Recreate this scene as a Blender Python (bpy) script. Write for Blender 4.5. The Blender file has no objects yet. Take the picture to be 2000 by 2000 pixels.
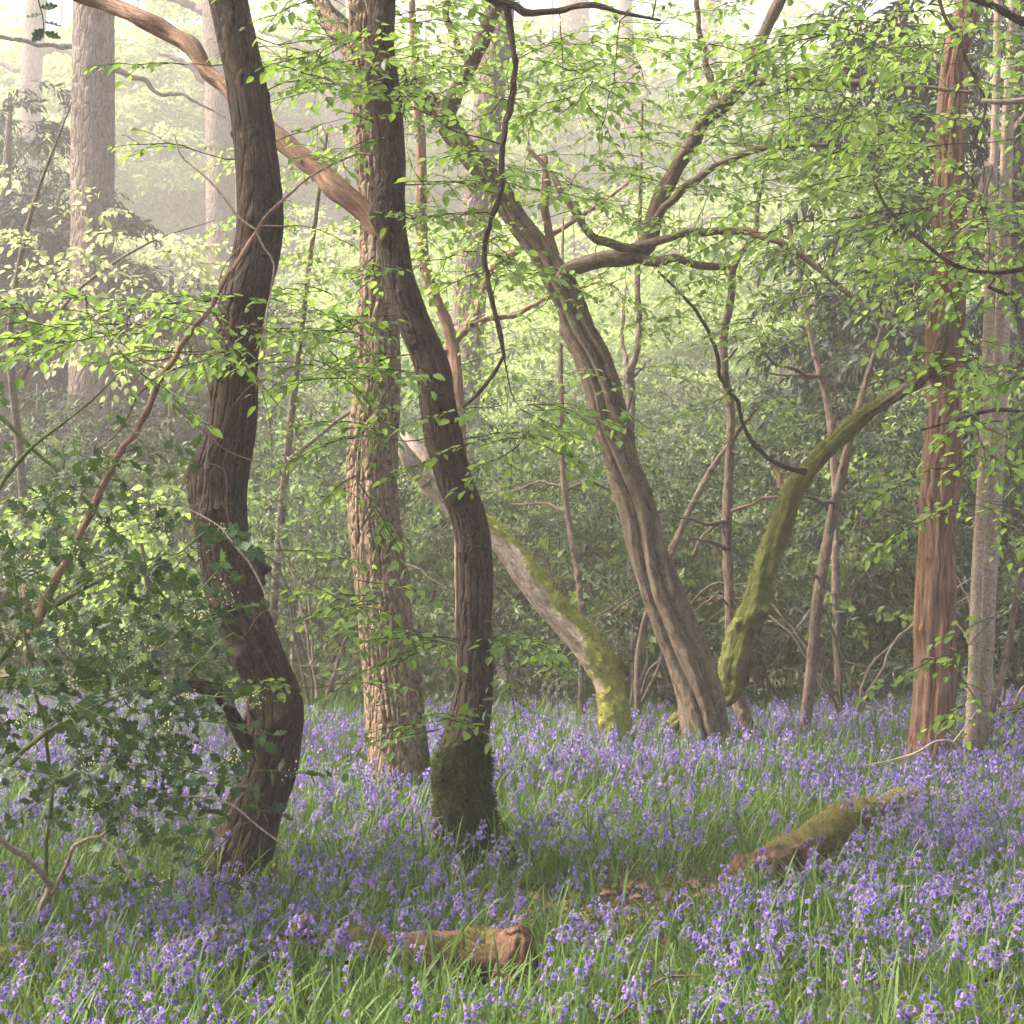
import bpy, math, numpy as np
from mathutils import Matrix, Vector

rng = np.random.default_rng(11)
S = bpy.context.scene
COL = S.collection
# ---------------------------------------------------------------- camera, sky, sun, exposure
F, H = 2900.0, 1.2                      # focal length in photo pixels (2000 px wide), eye height in metres
PITCH = math.atan(100.0 / F)
cam_d = bpy.data.cameras.new('camera'); cam = bpy.data.objects.new('camera', cam_d); COL.objects.link(cam)
cam_d.sensor_width = 36; cam_d.lens = F / 2000 * 36; cam_d.clip_start = 0.1; cam_d.clip_end = 1000
cam.location = (0, 0, H); cam.rotation_euler = (math.pi / 2 + PITCH, 0, 0)
S.camera = cam
SUN_EL, SUN_AZ = math.radians(50), math.radians(-92)      # azimuth from +Y, negative = left
w = bpy.data.worlds.new('World'); S.world = w; w.use_nodes = True
nt = w.node_tree; bg = nt.nodes['Background']
sk = nt.nodes.new('ShaderNodeTexSky'); sk.sky_type = 'NISHITA'; sk.sun_disc = False
sk.sun_elevation = SUN_EL; sk.sun_rotation = SUN_AZ; sk.air_density = 1.0; sk.dust_density = 8.0; sk.ozone_density = 0.6
nt.links.new(sk.outputs[0], bg.inputs[0]); bg.inputs[1].default_value = 0.14
sd = bpy.data.lights.new('sun', 'SUN'); so = bpy.data.objects.new('sun', sd); COL.objects.link(so)
sd.energy = 4.2; sd.angle = math.radians(10); sd.color = (1.0, 0.905, 0.78)
to_sun = Vector((math.sin(SUN_AZ) * math.cos(SUN_EL), math.cos(SUN_AZ) * math.cos(SUN_EL), math.sin(SUN_EL)))
so.rotation_euler = to_sun.to_track_quat('Z', 'Y').to_euler()
so.location = (-30, -10, 30)
S.view_settings.view_transform = 'Standard'; S.view_settings.look = 'None'
S.view_settings.gamma = 1.0; S.view_settings.exposure = 2.1
S.render.engine = 'CYCLES'
cy = S.cycles
cy.max_bounces = 4; cy.diffuse_bounces = 2; cy.glossy_bounces = 2; cy.transmission_bounces = 4; cy.volume_bounces = 0
cy.use_denoising = True; cy.use_adaptive_sampling = True; cy.adaptive_threshold = 0.03
HAZE = 0.0048

# ---------------------------------------------------------------- helpers: projection, noise, splines
CP, SP = math.cos(PITCH), math.sin(PITCH)
def W(px, py, d):
    a = (px - 1000) / F; b = (1000 - py) / F
    v = np.array([a, CP - b * SP, SP + b * CP])
    return np.array([0, 0, H]) + v * (d / v[1])
def ground_at(px, py):
    a = (px - 1000) / F; b = (1000 - py) / F
    v = np.array([a, CP - b * SP, SP + b * CP])
    return np.array([0, 0, H]) + v * (-H / v[2])
def project(P):
    P = np.atleast_2d(P); q = P - np.array([0, 0, H])
    dep = q[:, 1] * CP + q[:, 2] * SP; up = -q[:, 1] * SP + q[:, 2] * CP
    dep = np.where(np.abs(dep) < 1e-4, 1e-4, dep)
    return 1000 + F * q[:, 0] / dep, 1000 - F * up / dep, dep
def _h(i, j, k):
    with np.errstate(over='ignore'):
        n = (i.astype(np.uint32) * np.uint32(374761393) + j.astype(np.uint32) * np.uint32(668265263) + k.astype(np.uint32) * np.uint32(2246822519))
        n = (n ^ (n >> np.uint32(13))) * np.uint32(1274126177)
        n = n ^ (n >> np.uint32(16))
    return n.astype(np.float64) / 2147483648.0 - 1.0
def vnoise(x, y, z):
    x, y, z = np.broadcast_arrays(np.asarray(x, float), np.asarray(y, float), np.asarray(z, float))
    xi, yi, zi = np.floor(x), np.floor(y), np.floor(z)
    fx, fy, fz = x - xi, y - yi, z - zi
    fx = fx * fx * (3 - 2 * fx); fy = fy * fy * (3 - 2 * fy); fz = fz * fz * (3 - 2 * fz)
    xi = xi.astype(np.int64); yi = yi.astype(np.int64); zi = zi.astype(np.int64)
    r = 0
    for a in (0, 1):
        for b in (0, 1):
            for c in (0, 1):
                r = r + _h(xi + a, yi + b, zi + c) * (fx if a else 1 - fx) * (fy if b else 1 - fy) * (fz if c else 1 - fz)
    return r
def fbm(x, y, z, o=3):
    r = 0; a = 1.0
    for i in range(o):
        r = r + a * vnoise(x * 2 ** i + 17 * i, y * 2 ** i, z * 2 ** i); a *= 0.5
    return r
def gz(x, y):
    return 0.05 * vnoise(np.asarray(x) * 0.45, np.asarray(y) * 0.45, 3.3) + 0.015 * vnoise(np.asarray(x) * 2.1, np.asarray(y) * 2.1, 8.1)
def hermite(P, n):
    P = np.asarray(P, float)
    t = np.concatenate([[0], np.cumsum(np.linalg.norm(np.diff(P[:, :3], axis=0), axis=1) + 1e-9)])
    if len(P) == 2:
        m = np.repeat((P[1:] - P[:1]) / t[-1], 2, 0)
    else:
        m = np.gradient(P, t, axis=0)
    ts = np.linspace(0, t[-1], n)
    i = np.clip(np.searchsorted(t, ts, side='right') - 1, 0, len(t) - 2)
    h = (t[i + 1] - t[i])[:, None]; u = ((ts - t[i]) / (t[i + 1] - t[i]))[:, None]
    return ((2 * u**3 - 3 * u**2 + 1) * P[i] + (u**3 - 2 * u**2 + u) * h * m[i] + (-2 * u**3 + 3 * u**2) * P[i + 1] + (u**3 - u**2) * h * m[i + 1])
def unit(v):
    v = np.asarray(v, float); return v / (np.linalg.norm(v, axis=-1, keepdims=True) + 1e-12)

# ---------------------------------------------------------------- helpers: meshes and objects
class MB:
    """collects vertices and faces, then links them as one mesh object"""
    def __init__(s): s.V = []; s.Q = []; s.T = []; s.qm = []; s.tm = []; s.bk = []; s.ms = []; s.rn = []; s.n = 0
    def add(s, V, Q=None, T=None, bk=None, ms=None, rn=None, m=0):
        V = np.asarray(V, float).reshape(-1, 3); k = len(V)
        if Q is not None and len(Q): s.Q.append(np.asarray(Q).reshape(-1, 4) + s.n); s.qm.append(np.full(len(s.Q[-1]), m))
        if T is not None and len(T): s.T.append(np.asarray(T).reshape(-1, 3) + s.n); s.tm.append(np.full(len(s.T[-1]), m))
        s.V.append(V); s.n += k
        s.bk.append(V if bk is None else np.asarray(bk).reshape(-1, 3))
        s.ms.append(np.zeros(k) if ms is None else np.broadcast_to(np.asarray(ms, float).ravel(), (k,)))
        s.rn.append(np.zeros(k) if rn is None else np.broadcast_to(np.asarray(rn, float).ravel(), (k,)))
    def mesh(s, name, mats, smooth=True, off=None):
        me = bpy.data.meshes.new(name)
        V = np.concatenate(s.V); 
        if off is not None: V = V - off
        Q = np.concatenate(s.Q) if s.Q else np.zeros((0, 4), int); T = np.concatenate(s.T) if s.T else np.zeros((0, 3), int)
        me.vertices.add(len(V)); me.vertices.foreach_set('co', V.astype(np.float32).ravel())
        me.loops.add(Q.size + T.size); me.loops.foreach_set('vertex_index', np.concatenate([Q.ravel(), T.ravel()]).astype(np.int32))
        me.polygons.add(len(Q) + len(T))
        st = np.concatenate([np.arange(len(Q)) * 4, Q.size + np.arange(len(T)) * 3]).astype(np.int32)
        me.polygons.foreach_set('loop_start', st)
        mi = np.concatenate((s.qm + s.tm) or [np.zeros(0)]).astype(np.int32)
        me.polygons.foreach_set('material_index', mi)
        me.polygons.foreach_set('use_smooth', np.full(len(st), smooth))
        for nm, arr, ty, key in (('bk', s.bk, 'FLOAT_VECTOR', 'vector'), ('moss', s.ms, 'FLOAT', 'value'), ('rnd', s.rn, 'FLOAT', 'value')):
            a = me.attributes.new(nm, ty, 'POINT'); a.data.foreach_set(key, np.concatenate(arr).astype(np.float32).ravel())
        me.update(calc_edges=True)
        for m in (mats if isinstance(mats, (list, tuple)) else [mats]): me.materials.append(m)
        return me
    def build(s, name, mats, parent=None, smooth=True, loc=None):
        off = np.array(parent.location if parent is not None else (loc if loc is not None else (0, 0, 0)))
        if parent is not None and parent.parent is not None: off = off + np.array(parent.parent.location)
        o = bpy.data.objects.new(name, s.mesh(name, mats, smooth, off)); COL.objects.link(o)
        if parent is not None: o.parent = parent
        elif loc is not None: o.location = loc
        return o
def tag(o, label=None, cat=None, group=None, kind=None):
    if label: o['label'] = label
    if cat: o['category'] = cat
    if group: o['group'] = group
    if kind: o['kind'] = kind
    return o
def empty(name, loc, label, cat, group=None):
    o = bpy.data.objects.new(name, None); COL.objects.link(o); o.location = Vector([float(c) for c in loc]); o.empty_display_size = 0.1
    return tag(o, label, cat, group)
def copy_tree(root, loc, rz, sc, label=None, group=None):
    r = root.copy(); COL.objects.link(r); r.location = loc; r.rotation_euler = (0, 0, rz); r.scale = sc if hasattr(sc, '__len__') else (sc, sc, sc)
    if label: r['label'] = label
    if group: r['group'] = group
    for ch in list(root.children):
        c = ch.copy(); COL.objects.link(c); c.parent = r
        for g in list(ch.children):
            d = g.copy(); COL.objects.link(d); d.parent = c
    return r

def frames(P):
    T = unit(np.gradient(P, axis=0)); N = np.zeros_like(T)
    ref = np.array([-1.0, 0, 0]) if abs(T[0][0]) < 0.85 else np.array([0, 0, 1.0])
    n = ref - T[0] * ref.dot(T[0]); N[0] = n / np.linalg.norm(n)
    for i in range(1, len(P)):
        n = N[i - 1] - T[i] * N[i - 1].dot(T[i]); N[i] = n / np.linalg.norm(n)
    return T, N, np.cross(T, N)
def tube(mb, P, R, seg=8, disp=None, moss=None, m=0, cushion=0.0, rn=None, captip=True, capbase=False):
    """tube along P with radii R; disp(theta, s, R, bk, pos) gives the new radius; moss(pos, normal, s) gives the moss amount"""
    P = np.asarray(P, float); R = np.broadcast_to(np.asarray(R, float), (len(P),))
    T, N, B = frames(P)
    s = np.concatenate([[0], np.cumsum(np.linalg.norm(np.diff(P, axis=0), axis=1))])
    th = np.arange(seg) * 2 * math.pi / seg
    TH, SS = np.meshgrid(th, s); RR = np.repeat(R[:, None], seg, 1)
    bk = np.stack([RR * np.cos(TH), RR * np.sin(TH), SS], -1)
    nrm = np.cos(TH)[..., None] * N[:, None] + np.sin(TH)[..., None] * B[:, None]
    if disp is not None: RR = disp(TH, SS, RR, bk, P[:, None] + RR[..., None] * nrm)
    V = P[:, None] + RR[..., None] * nrm
    ms = moss(V, nrm, SS) if moss is not None else np.zeros_like(RR)
    if cushion: V = V + nrm * (cushion * np.clip(ms * 1.6 - 0.5, 0, 1) * (0.5 + 0.8 * fbm(V[..., 0] * 22, V[..., 1] * 22, V[..., 2] * 22, 3)))[..., None]
    n = len(P); idx = np.arange(n * seg).reshape(n, seg)
    a = idx[:-1]; b = idx[1:]; Q = np.stack([a, np.roll(a, -1, 1), np.roll(b, -1, 1), b], -1).reshape(-1, 4)
    V2 = V.reshape(-1, 3); bk2 = bk.reshape(-1, 3); ms2 = ms.ravel(); Tt = []
    if captip:
        V2 = np.vstack([V2, P[-1] + T[-1] * R[-1] * 0.5]); bk2 = np.vstack([bk2, [0, 0, s[-1]]]); ms2 = np.append(ms2, ms2[-1])
        c = len(V2) - 1; Tt += [[idx[-1][i], idx[-1][(i + 1) % seg], c] for i in range(seg)]
    if capbase:
        V2 = np.vstack([V2, P[0] - T[0] * R[0] * 0.1]); bk2 = np.vstack([bk2, [0, 0, 0]]); ms2 = np.append(ms2, 0)
        c = len(V2) - 1; Tt += [[idx[0][(i + 1) % seg], idx[0][i], c] for i in range(seg)]
    mb.add(V2, Q, Tt, bk2, ms2, rn, m)
    return V.reshape(-1, 3), nrm.reshape(-1, 3), ms.ravel()
_TW = {}
def twig(mb, P, r0, r1, seg=3, m=0):
    """cheap thin tube"""
    P = np.asarray(P, float); n = len(P)
    T = unit(np.gradient(P, axis=0)); ref = np.array([0.31, 0.95, 0.05])
    N = unit(np.cross(T, ref)); B = np.cross(T, N)
    R = np.linspace(r0, r1, n)
    th = np.arange(seg) * 2 * math.pi / seg
    V = P[:, None] + R[:, None, None] * (np.cos(th)[None, :, None] * N[:, None] + np.sin(th)[None, :, None] * B[:, None])
    if (n, seg) not in _TW:
        idx = np.arange(n * seg).reshape(n, seg); a = idx[:-1]; b = idx[1:]
        _TW[(n, seg)] = np.stack([a, np.roll(a, -1, 1), np.roll(b, -1, 1), b], -1).reshape(-1, 4)
    mb.add(V, _TW[(n, seg)], m=m)
def pix_path(pts, d=None, horiz=True):
    """pts: (px, py, width_px[, depth]); returns world control points with radius. horiz: width was measured across the picture"""
    pts = [tuple(p) + ((d,) if len(p) == 3 else ()) for p in pts]
    xy = np.array([p[:2] for p in pts], float); t = unit(np.gradient(xy, axis=0))
    out = []
    for p, tt in zip(pts, t):
        r = p[2] / 2 * p[3] / F * (max(abs(tt[1]), 0.45) if horiz else 1)
        out.append(np.append(W(p[0], p[1], p[3]), r))
    return np.array(out)

# ---------------------------------------------------------------- helpers: materials
def mat(name):
    m = bpy.data.materials.new(name); m.use_nodes = True; n = m.node_tree; n.nodes.clear()
    out = n.nodes.new('ShaderNodeOutputMaterial'); return m, n, out
def nn(n, ty, **kw):
    o = n.nodes.new(ty)
    for k, v in kw.items():
        if k.startswith('i_'):
            o.inputs[k[2:].replace('_', ' ')].default_value = v
        else: setattr(o, k, v)
    return o
def ramp(n, fac, stops):
    r = n.nodes.new('ShaderNodeValToRGB'); e = r.color_ramp.elements
    while len(e) < len(stops): e.new(0.5)
    for el, (p, c) in zip(e, stops): el.position = p; el.color = (*c, 1) if len(c) == 3 else c
    n.links.new(fac, r.inputs[0]); return r.outputs[0]
def mixc(n, fac, a, b, mode='MIX'):
    x = n.nodes.new('ShaderNodeMix'); x.data_type = 'RGBA'; x.blend_type = mode
    for k, v in ((0, fac), (6, a), (7, b)):
        if hasattr(v, 'links') or hasattr(v, 'is_linked'): n.links.new(v, x.inputs[k])
        else: x.inputs[k].default_value = v if k == 0 else (*v, 1)
    return x.outputs[2]
def math_(n, op, a, b=None):
    x = n.nodes.new('ShaderNodeMath'); x.operation = op
    for k, v in ((0, a), (1, b)):
        if v is None: continue
        if hasattr(v, 'is_linked'): n.links.new(v, x.inputs[k])
        else: x.inputs[k].default_value = v
    return x.outputs[0]
def noise(n, vec, scale, detail=5, rough=0.6, dist=0.0, sc3=(1, 1, 1)):
    mp = nn(n, 'ShaderNodeMapping'); mp.inputs['Scale'].default_value = sc3; n.links.new(vec, mp.inputs[0])
    t = nn(n, 'ShaderNodeTexNoise'); t.inputs['Scale'].default_value = scale; t.inputs['Detail'].default_value = detail
    t.inputs['Roughness'].default_value = rough; t.inputs['Distortion'].default_value = dist
    n.links.new(mp.outputs[0], t.inputs['Vector']); return t.outputs[0]
def bark(name, dark, light, freq=60, stretch=0.15, bump=0.6, patch=None, patch_amt=0.5, moss=((0.028, 0.042, 0.006), (0.11, 0.14, 0.022)), rough=0.9, depth=0.01, cracks=None, lines=None):
    m, n, out = mat(name)
    bk = nn(n, 'ShaderNodeAttribute', attribute_name='bk').outputs['Vector']
    f1 = noise(n, bk, freq, 6, 0.65, 0.6, (1, 1, stretch))
    f2 = noise(n, bk, 7, 4, 0.6, 0.3, (1, 1, 0.6))
    f3 = noise(n, bk, freq * 3.5, 3, 0.7, 0.0, (1, 1, 0.6))
    f4 = noise(n, bk, 2.2, 3, 0.6, 0.4, (1, 1, 0.7))
    c = ramp(n, f1, [(0.36, dark), (0.62, light)])
    c = mixc(n, math_(n, 'MULTIPLY', ramp(n, f2, [(0.42, (0, 0, 0)), (0.66, (1, 1, 1))]), patch_amt), c, patch or tuple(x * 1.5 for x in light))
    c = mixc(n, 0.75, c, ramp(n, f3, [(0.3, (0.35, 0.35, 0.35)), (0.7, (1.15, 1.12, 1.08))]), 'MULTIPLY')
    c = mixc(n, 0.5, c, ramp(n, f4, [(0.3, (0.55, 0.52, 0.5)), (0.7, (1.0, 1.0, 1.0))]), 'MULTIPLY')
    if lines:
        ln = noise(n, bk, 95, 3, 0.5, 0.8, (1, 1, 0.035)); ls = noise(n, bk, 150, 2, 0.5, 0, (1, 1, 0.5))
        c = mixc(n, ramp(n, ln, [(0.57, (0, 0, 0)), (0.64, (0.45, 0.45, 0.45))]), c, lines)
        c = mixc(n, ramp(n, ls, [(0.66, (0, 0, 0)), (0.72, (0.7, 0.7, 0.7))]), c, tuple(x * 1.3 for x in lines))
    ms = nn(n, 'ShaderNodeAttribute', attribute_name='moss').outputs['Fac']
    mn = noise(n, bk, 26, 5, 0.7); mf = noise(n, bk, 240, 3, 0.7)
    mk = ramp(n, math_(n, 'ADD', ms, math_(n, 'MULTIPLY', math_(n, 'SUBTRACT', mn, 0.5), 0.9)), [(0.42, (0, 0, 0)), (0.58, (1, 1, 1))])
    mc = ramp(n, math_(n, 'ADD', math_(n, 'MULTIPLY', mf, 0.6), math_(n, 'MULTIPLY', mn, 0.4)), [(0.3, moss[0]), (0.7, moss[1])])
    c = mixc(n, mk, c, mc)
    hgt = math_(n, 'ADD', math_(n, 'MULTIPLY', f1, 1.0), math_(n, 'MULTIPLY', f3, 0.35))
    hgt = math_(n, 'ADD', hgt, math_(n, 'MULTIPLY', mk, math_(n, 'MULTIPLY', mf, 0.9)))
    if cracks:
        fr, stz = cracks; wv = nn(n, 'ShaderNodeVectorMath'); wv.operation = 'ADD'; nz = nn(n, 'ShaderNodeTexNoise'); nz.inputs['Scale'].default_value = 18; n.links.new(bk, nz.inputs['Vector'])
        wm = nn(n, 'ShaderNodeVectorMath'); wm.operation = 'SCALE'; wm.inputs['Scale'].default_value = 0.03; n.links.new(nz.outputs['Color'], wm.inputs[0]); n.links.new(bk, wv.inputs[0]); n.links.new(wm.outputs[0], wv.inputs[1])
        mp = nn(n, 'ShaderNodeMapping'); mp.inputs['Scale'].default_value = (1, 1, stz); n.links.new(wv.outputs[0], mp.inputs[0])
        vo = nn(n, 'ShaderNodeTexVoronoi'); vo.feature = 'DISTANCE_TO_EDGE'; vo.inputs['Scale'].default_value = fr; n.links.new(mp.outputs[0], vo.inputs['Vector'])
        hgt = math_(n, 'ADD', hgt, ramp(n, vo.outputs['Distance'], [(0.0, (0, 0, 0)), (0.16, (1, 1, 1))]))
    b = nn(n, 'ShaderNodeBump'); b.inputs['Strength'].default_value = bump; b.inputs['Distance'].default_value = depth; n.links.new(hgt, b.inputs['Height'])
    p = nn(n, 'ShaderNodeBsdfPrincipled'); p.inputs['Roughness'].default_value = rough; p.inputs['Specular IOR Level'].default_value = 0.25
    n.links.new(c, p.inputs['Base Color']); n.links.new(b.outputs[0], p.inputs['Normal']); n.links.new(p.outputs[0], out.inputs[0])
    return m
def leafy(name, ca, cb, ta, tb, trans=0.45, rough=0.5, spec=0.3, vary=0.0):
    """ca..cb: reflected colour range, ta..tb: colour of light passing through"""
    m, n, out = mat(name)
    r1 = nn(n, 'ShaderNodeAttribute', attribute_name='rnd').outputs['Fac']; r2 = nn(n, 'ShaderNodeObjectInfo').outputs['Random']
    r = math_(n, 'FRACT', math_(n, 'ADD', r1, r2))
    p = nn(n, 'ShaderNodeBsdfPrincipled'); p.inputs['Roughness'].default_value = rough; p.inputs['Specular IOR Level'].default_value = spec
    cc, tc = ramp(n, r, [(0, ca), (1, cb)]), ramp(n, r, [(0, ta), (1, tb)])
    if vary:
        k = ramp(n, r2, [(0, (0.55, 0.6, 0.6)), (0.5, (0.95, 1.0, 0.9)), (1, (1.35, 1.3, 1.05))]); cc = mixc(n, vary, cc, k, 'MULTIPLY'); tc = mixc(n, vary, tc, k, 'MULTIPLY')
    n.links.new(cc, p.inputs['Base Color'])
    t = nn(n, 'ShaderNodeBsdfTranslucent'); n.links.new(tc, t.inputs[0])
    mx = nn(n, 'ShaderNodeMixShader'); mx.inputs[0].default_value = trans
    n.links.new(p.outputs[0], mx.inputs[1]); n.links.new(t.outputs[0], mx.inputs[2]); n.links.new(mx.outputs[0], out.inputs[0])
    return m
def plain(name, a, b, scale=40, rough=0.85, coord='bk'):
    m, n, out = mat(name)
    v = nn(n, 'ShaderNodeAttribute', attribute_name=coord).outputs['Vector']
    p = nn(n, 'ShaderNodeBsdfPrincipled'); p.inputs['Roughness'].default_value = rough; p.inputs['Specular IOR Level'].default_value = 0.2
    n.links.new(ramp(n, noise(n, v, scale, 4), [(0.3, a), (0.7, b)]), p.inputs['Base Color']); n.links.new(p.outputs[0], out.inputs[0])
    return m

M = {}
M['oak'] = bark('oak_bark', (0.17, 0.115, 0.076), (0.46, 0.345, 0.24), 70, 0.3, 1.0, (0.32, 0.27, 0.19), 0.3, depth=0.02, cracks=(30, 0.3))
M['hornbeam_dark'] = bark('hornbeam_dark_bark', (0.026, 0.0175, 0.0122), (0.098, 0.067, 0.047), 60, 0.3, 1.0, (0.12, 0.09, 0.066), 0.4, depth=0.022, cracks=(24, 0.16), lines=(0.13, 0.095, 0.07), moss=((0.010, 0.016, 0.003), (0.045, 0.06, 0.010)))
M['hornbeam_grey'] = bark('hornbeam_grey_bark', (0.055, 0.040, 0.029), (0.22, 0.165, 0.122), 45, 0.3, 1.0, (0.24, 0.21, 0.15), 0.45)
M['mossy'] = bark('mossy_bark', (0.06, 0.045, 0.03), (0.18, 0.14, 0.095), 45, 0.3, 0.9, moss=((0.045, 0.056, 0.014), (0.18, 0.19, 0.05)))
M['pale_wood'] = bark('bleached_bark', (0.30, 0.24, 0.19), (0.62, 0.53, 0.44), 34, 0.4, 0.7, (0.16, 0.11, 0.08), 0.5, moss=((0.13, 0.145, 0.025), (0.36, 0.36, 0.09)))
M['red'] = bark('red_fibrous_bark', (0.085, 0.042, 0.028), (0.33, 0.19, 0.125), 60, 0.05, 1.0, (0.36, 0.26, 0.19), 0.35, depth=0.015)
M['smooth_pale'] = bark('smooth_pale_bark', (0.30, 0.235, 0.185), (0.50, 0.415, 0.33), 30, 1.6, 0.25, (0.24, 0.195, 0.14), 0.45)
M['dead_red'] = bark('dead_branch_bark', (0.12, 0.060, 0.04), (0.42, 0.26, 0.19), 60, 0.15, 1.0, (0.10, 0.06, 0.042), 0.8)
M['thin_red'] = bark('thin_trunk_bark', (0.06, 0.042, 0.034), (0.25, 0.185, 0.15), 60, 0.35, 1.0, (0.36, 0.27, 0.20), 0.6, depth=0.015)
M['far_bark'] = bark('distant_trunk_bark', (0.07, 0.055, 0.045), (0.25, 0.20, 0.165), 30, 0.3, 1.0, depth=0.03, cracks=(14, 0.25))
M['twig'] = plain('hornbeam_twig', (0.02, 0.014, 0.010), (0.055, 0.04, 0.028), 30)
M['twig_pale'] = plain('pale_twig', (0.12, 0.09, 0.07), (0.28, 0.22, 0.17), 40)
M['twig_green'] = plain('holly_twig', (0.035, 0.05, 0.014), (0.12, 0.145, 0.045), 30)
M['twig_grey'] = plain('shrub_twig', (0.05, 0.04, 0.03), (0.16, 0.13, 0.10), 20)
M['leaf'] = leafy('hornbeam_leaf', (0.065, 0.125, 0.024), (0.16, 0.245, 0.06), (0.17, 0.31, 0.035), (0.38, 0.54, 0.10), 0.5, 0.45, 0.35)
M['leaf_mid'] = leafy('hornbeam_leaf_beyond', (0.07, 0.125, 0.03), (0.17, 0.25, 0.075), (0.18, 0.31, 0.045), (0.38, 0.52, 0.13), 0.5, 0.5, 0.3)
M['leaf_pale'] = leafy('pale_young_leaf', (0.20, 0.24, 0.10), (0.36, 0.39, 0.20), (0.32, 0.40, 0.14), (0.56, 0.60, 0.30), 0.45, 0.5, 0.2)
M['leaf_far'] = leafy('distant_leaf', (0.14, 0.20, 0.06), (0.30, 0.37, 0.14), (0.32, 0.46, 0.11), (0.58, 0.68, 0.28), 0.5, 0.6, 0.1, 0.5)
M['holly'] = leafy('holly_leaf', (0.011, 0.030, 0.012), (0.040, 0.080, 0.028), (0.07, 0.15, 0.02), (0.16, 0.27, 0.04), 0.2, 0.45, 0.3)
M['shrub'] = leafy('thicket_leaf', (0.040, 0.070, 0.034), (0.14, 0.19, 0.095), (0.09, 0.15, 0.045), (0.22, 0.29, 0.10), 0.32, 0.5, 0.35, 0.9)
M['shrub_dark'] = leafy('dark_thicket_leaf', (0.018, 0.036, 0.018), (0.060, 0.088, 0.045), (0.05, 0.09, 0.03), (0.11, 0.16, 0.05), 0.28, 0.5, 0.3, 0.9)
M['shrub_bright'] = leafy('green_thicket_leaf', (0.045, 0.085, 0.025), (0.14, 0.20, 0.07), (0.11, 0.20, 0.04), (0.26, 0.38, 0.10), 0.4, 0.5, 0.3, 0.9)
M['yew'] = leafy('yew_needle', (0.009, 0.017, 0.010), (0.026, 0.041, 0.020), (0.02, 0.035, 0.01), (0.04, 0.06, 0.02), 0.2, 0.6, 0.2)
M['blossom'] = plain('holly_blossom', (0.45, 0.43, 0.20), (0.66, 0.62, 0.36), 90)
M['bell'] = leafy('bluebell_petal', (0.105, 0.08, 0.31), (0.42, 0.30, 0.61), (0.15, 0.115, 0.42), (0.50, 0.36, 0.73), 0.45, 0.5, 0.25)
M['stalk'] = leafy('bluebell_stalk', (0.14, 0.22, 0.04), (0.22, 0.30, 0.07), (0.18, 0.30, 0.04), (0.24, 0.34, 0.06), 0.25, 0.5, 0.3)
M['blade'] = leafy('bluebell_blade', (0.032, 0.078, 0.016), (0.115, 0.18, 0.042), (0.065, 0.15, 0.018), (0.18, 0.28, 0.045), 0.32, 0.5, 0.25)
M['litter'] = leafy('dead_leaf', (0.13, 0.07, 0.035), (0.36, 0.22, 0.13), (0.2, 0.1, 0.05), (0.3, 0.18, 0.09), 0.15, 0.7, 0.2)
M['log'] = bark('log_bark', (0.05, 0.028, 0.016), (0.19, 0.11, 0.065), 30, 0.1, 0.8, (0.26, 0.16, 0.09), 0.4, moss=((0.075, 0.062, 0.018), (0.20, 0.165, 0.055)))
M['rot'] = bark('rotten_wood', (0.05, 0.024, 0.015), (0.20, 0.105, 0.065), 30, 0.12, 0.9, (0.32, 0.2, 0.13), 0.4)
M['moss_dark'] = leafy('moss_dark', (0.010, 0.018, 0.003), (0.075, 0.095, 0.020), (0.03, 0.05, 0.006), (0.11, 0.13, 0.022), 0.3, 0.8, 0.1)
M['moss_bright'] = leafy('moss_bright', (0.075, 0.082, 0.018), (0.22, 0.215, 0.055), (0.14, 0.16, 0.02), (0.26, 0.26, 0.05), 0.3, 0.8, 0.1)

# ground
def ground_mat():
    m, n, out = mat('woodland_soil')
    v = nn(n, 'ShaderNodeNewGeometry').outputs['Position']
    a = noise(n, v, 9, 8, 0.7); b = noise(n, v, 1.3, 4, 0.6)
    c = ramp(n, a, [(0.3, (0.022, 0.016, 0.009)), (0.55, (0.06, 0.042, 0.024)), (0.75, (0.12, 0.075, 0.042))])
    c = mixc(n, math_(n, 'MULTIPLY', b, 0.7), c, (0.03, 0.05, 0.014))
    bp = nn(n, 'ShaderNodeBump'); bp.inputs['Strength'].default_value = 0.8; bp.inputs['Distance'].default_value = 0.03; n.links.new(a, bp.inputs['Height'])
    p = nn(n, 'ShaderNodeBsdfPrincipled'); p.inputs['Roughness'].default_value = 0.95
    n.links.new(c, p.inputs['Base Color']); n.links.new(bp.outputs[0], p.inputs['Normal']); n.links.new(p.outputs[0], out.inputs[0]); return m
M['ground'] = ground_mat()

# ---------------------------------------------------------------- the ground
def make_ground():
    xs = np.concatenate([np.linspace(-140, -8, 30)[:-1], np.linspace(-8, 8, 90), np.linspace(8, 140, 30)[1:]])
    ys = np.concatenate([np.linspace(-12, 1, 12)[:-1], np.linspace(1, 18, 95), np.linspace(18, 200, 40)[1:]])
    X, Y = np.meshgrid(xs, ys); V = np.stack([X, Y, gz(X, Y)], -1); nr, nc = X.shape
    idx = np.arange(nr * nc).reshape(nr, nc); Q = np.stack([idx[:-1, :-1], idx[:-1, 1:], idx[1:, 1:], idx[1:, :-1]], -1)
    mb = MB(); mb.add(V, Q); tag(mb.build('ground', M['ground']), 'brown woodland soil under the bluebells', kind='structure')
make_ground()

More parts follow.
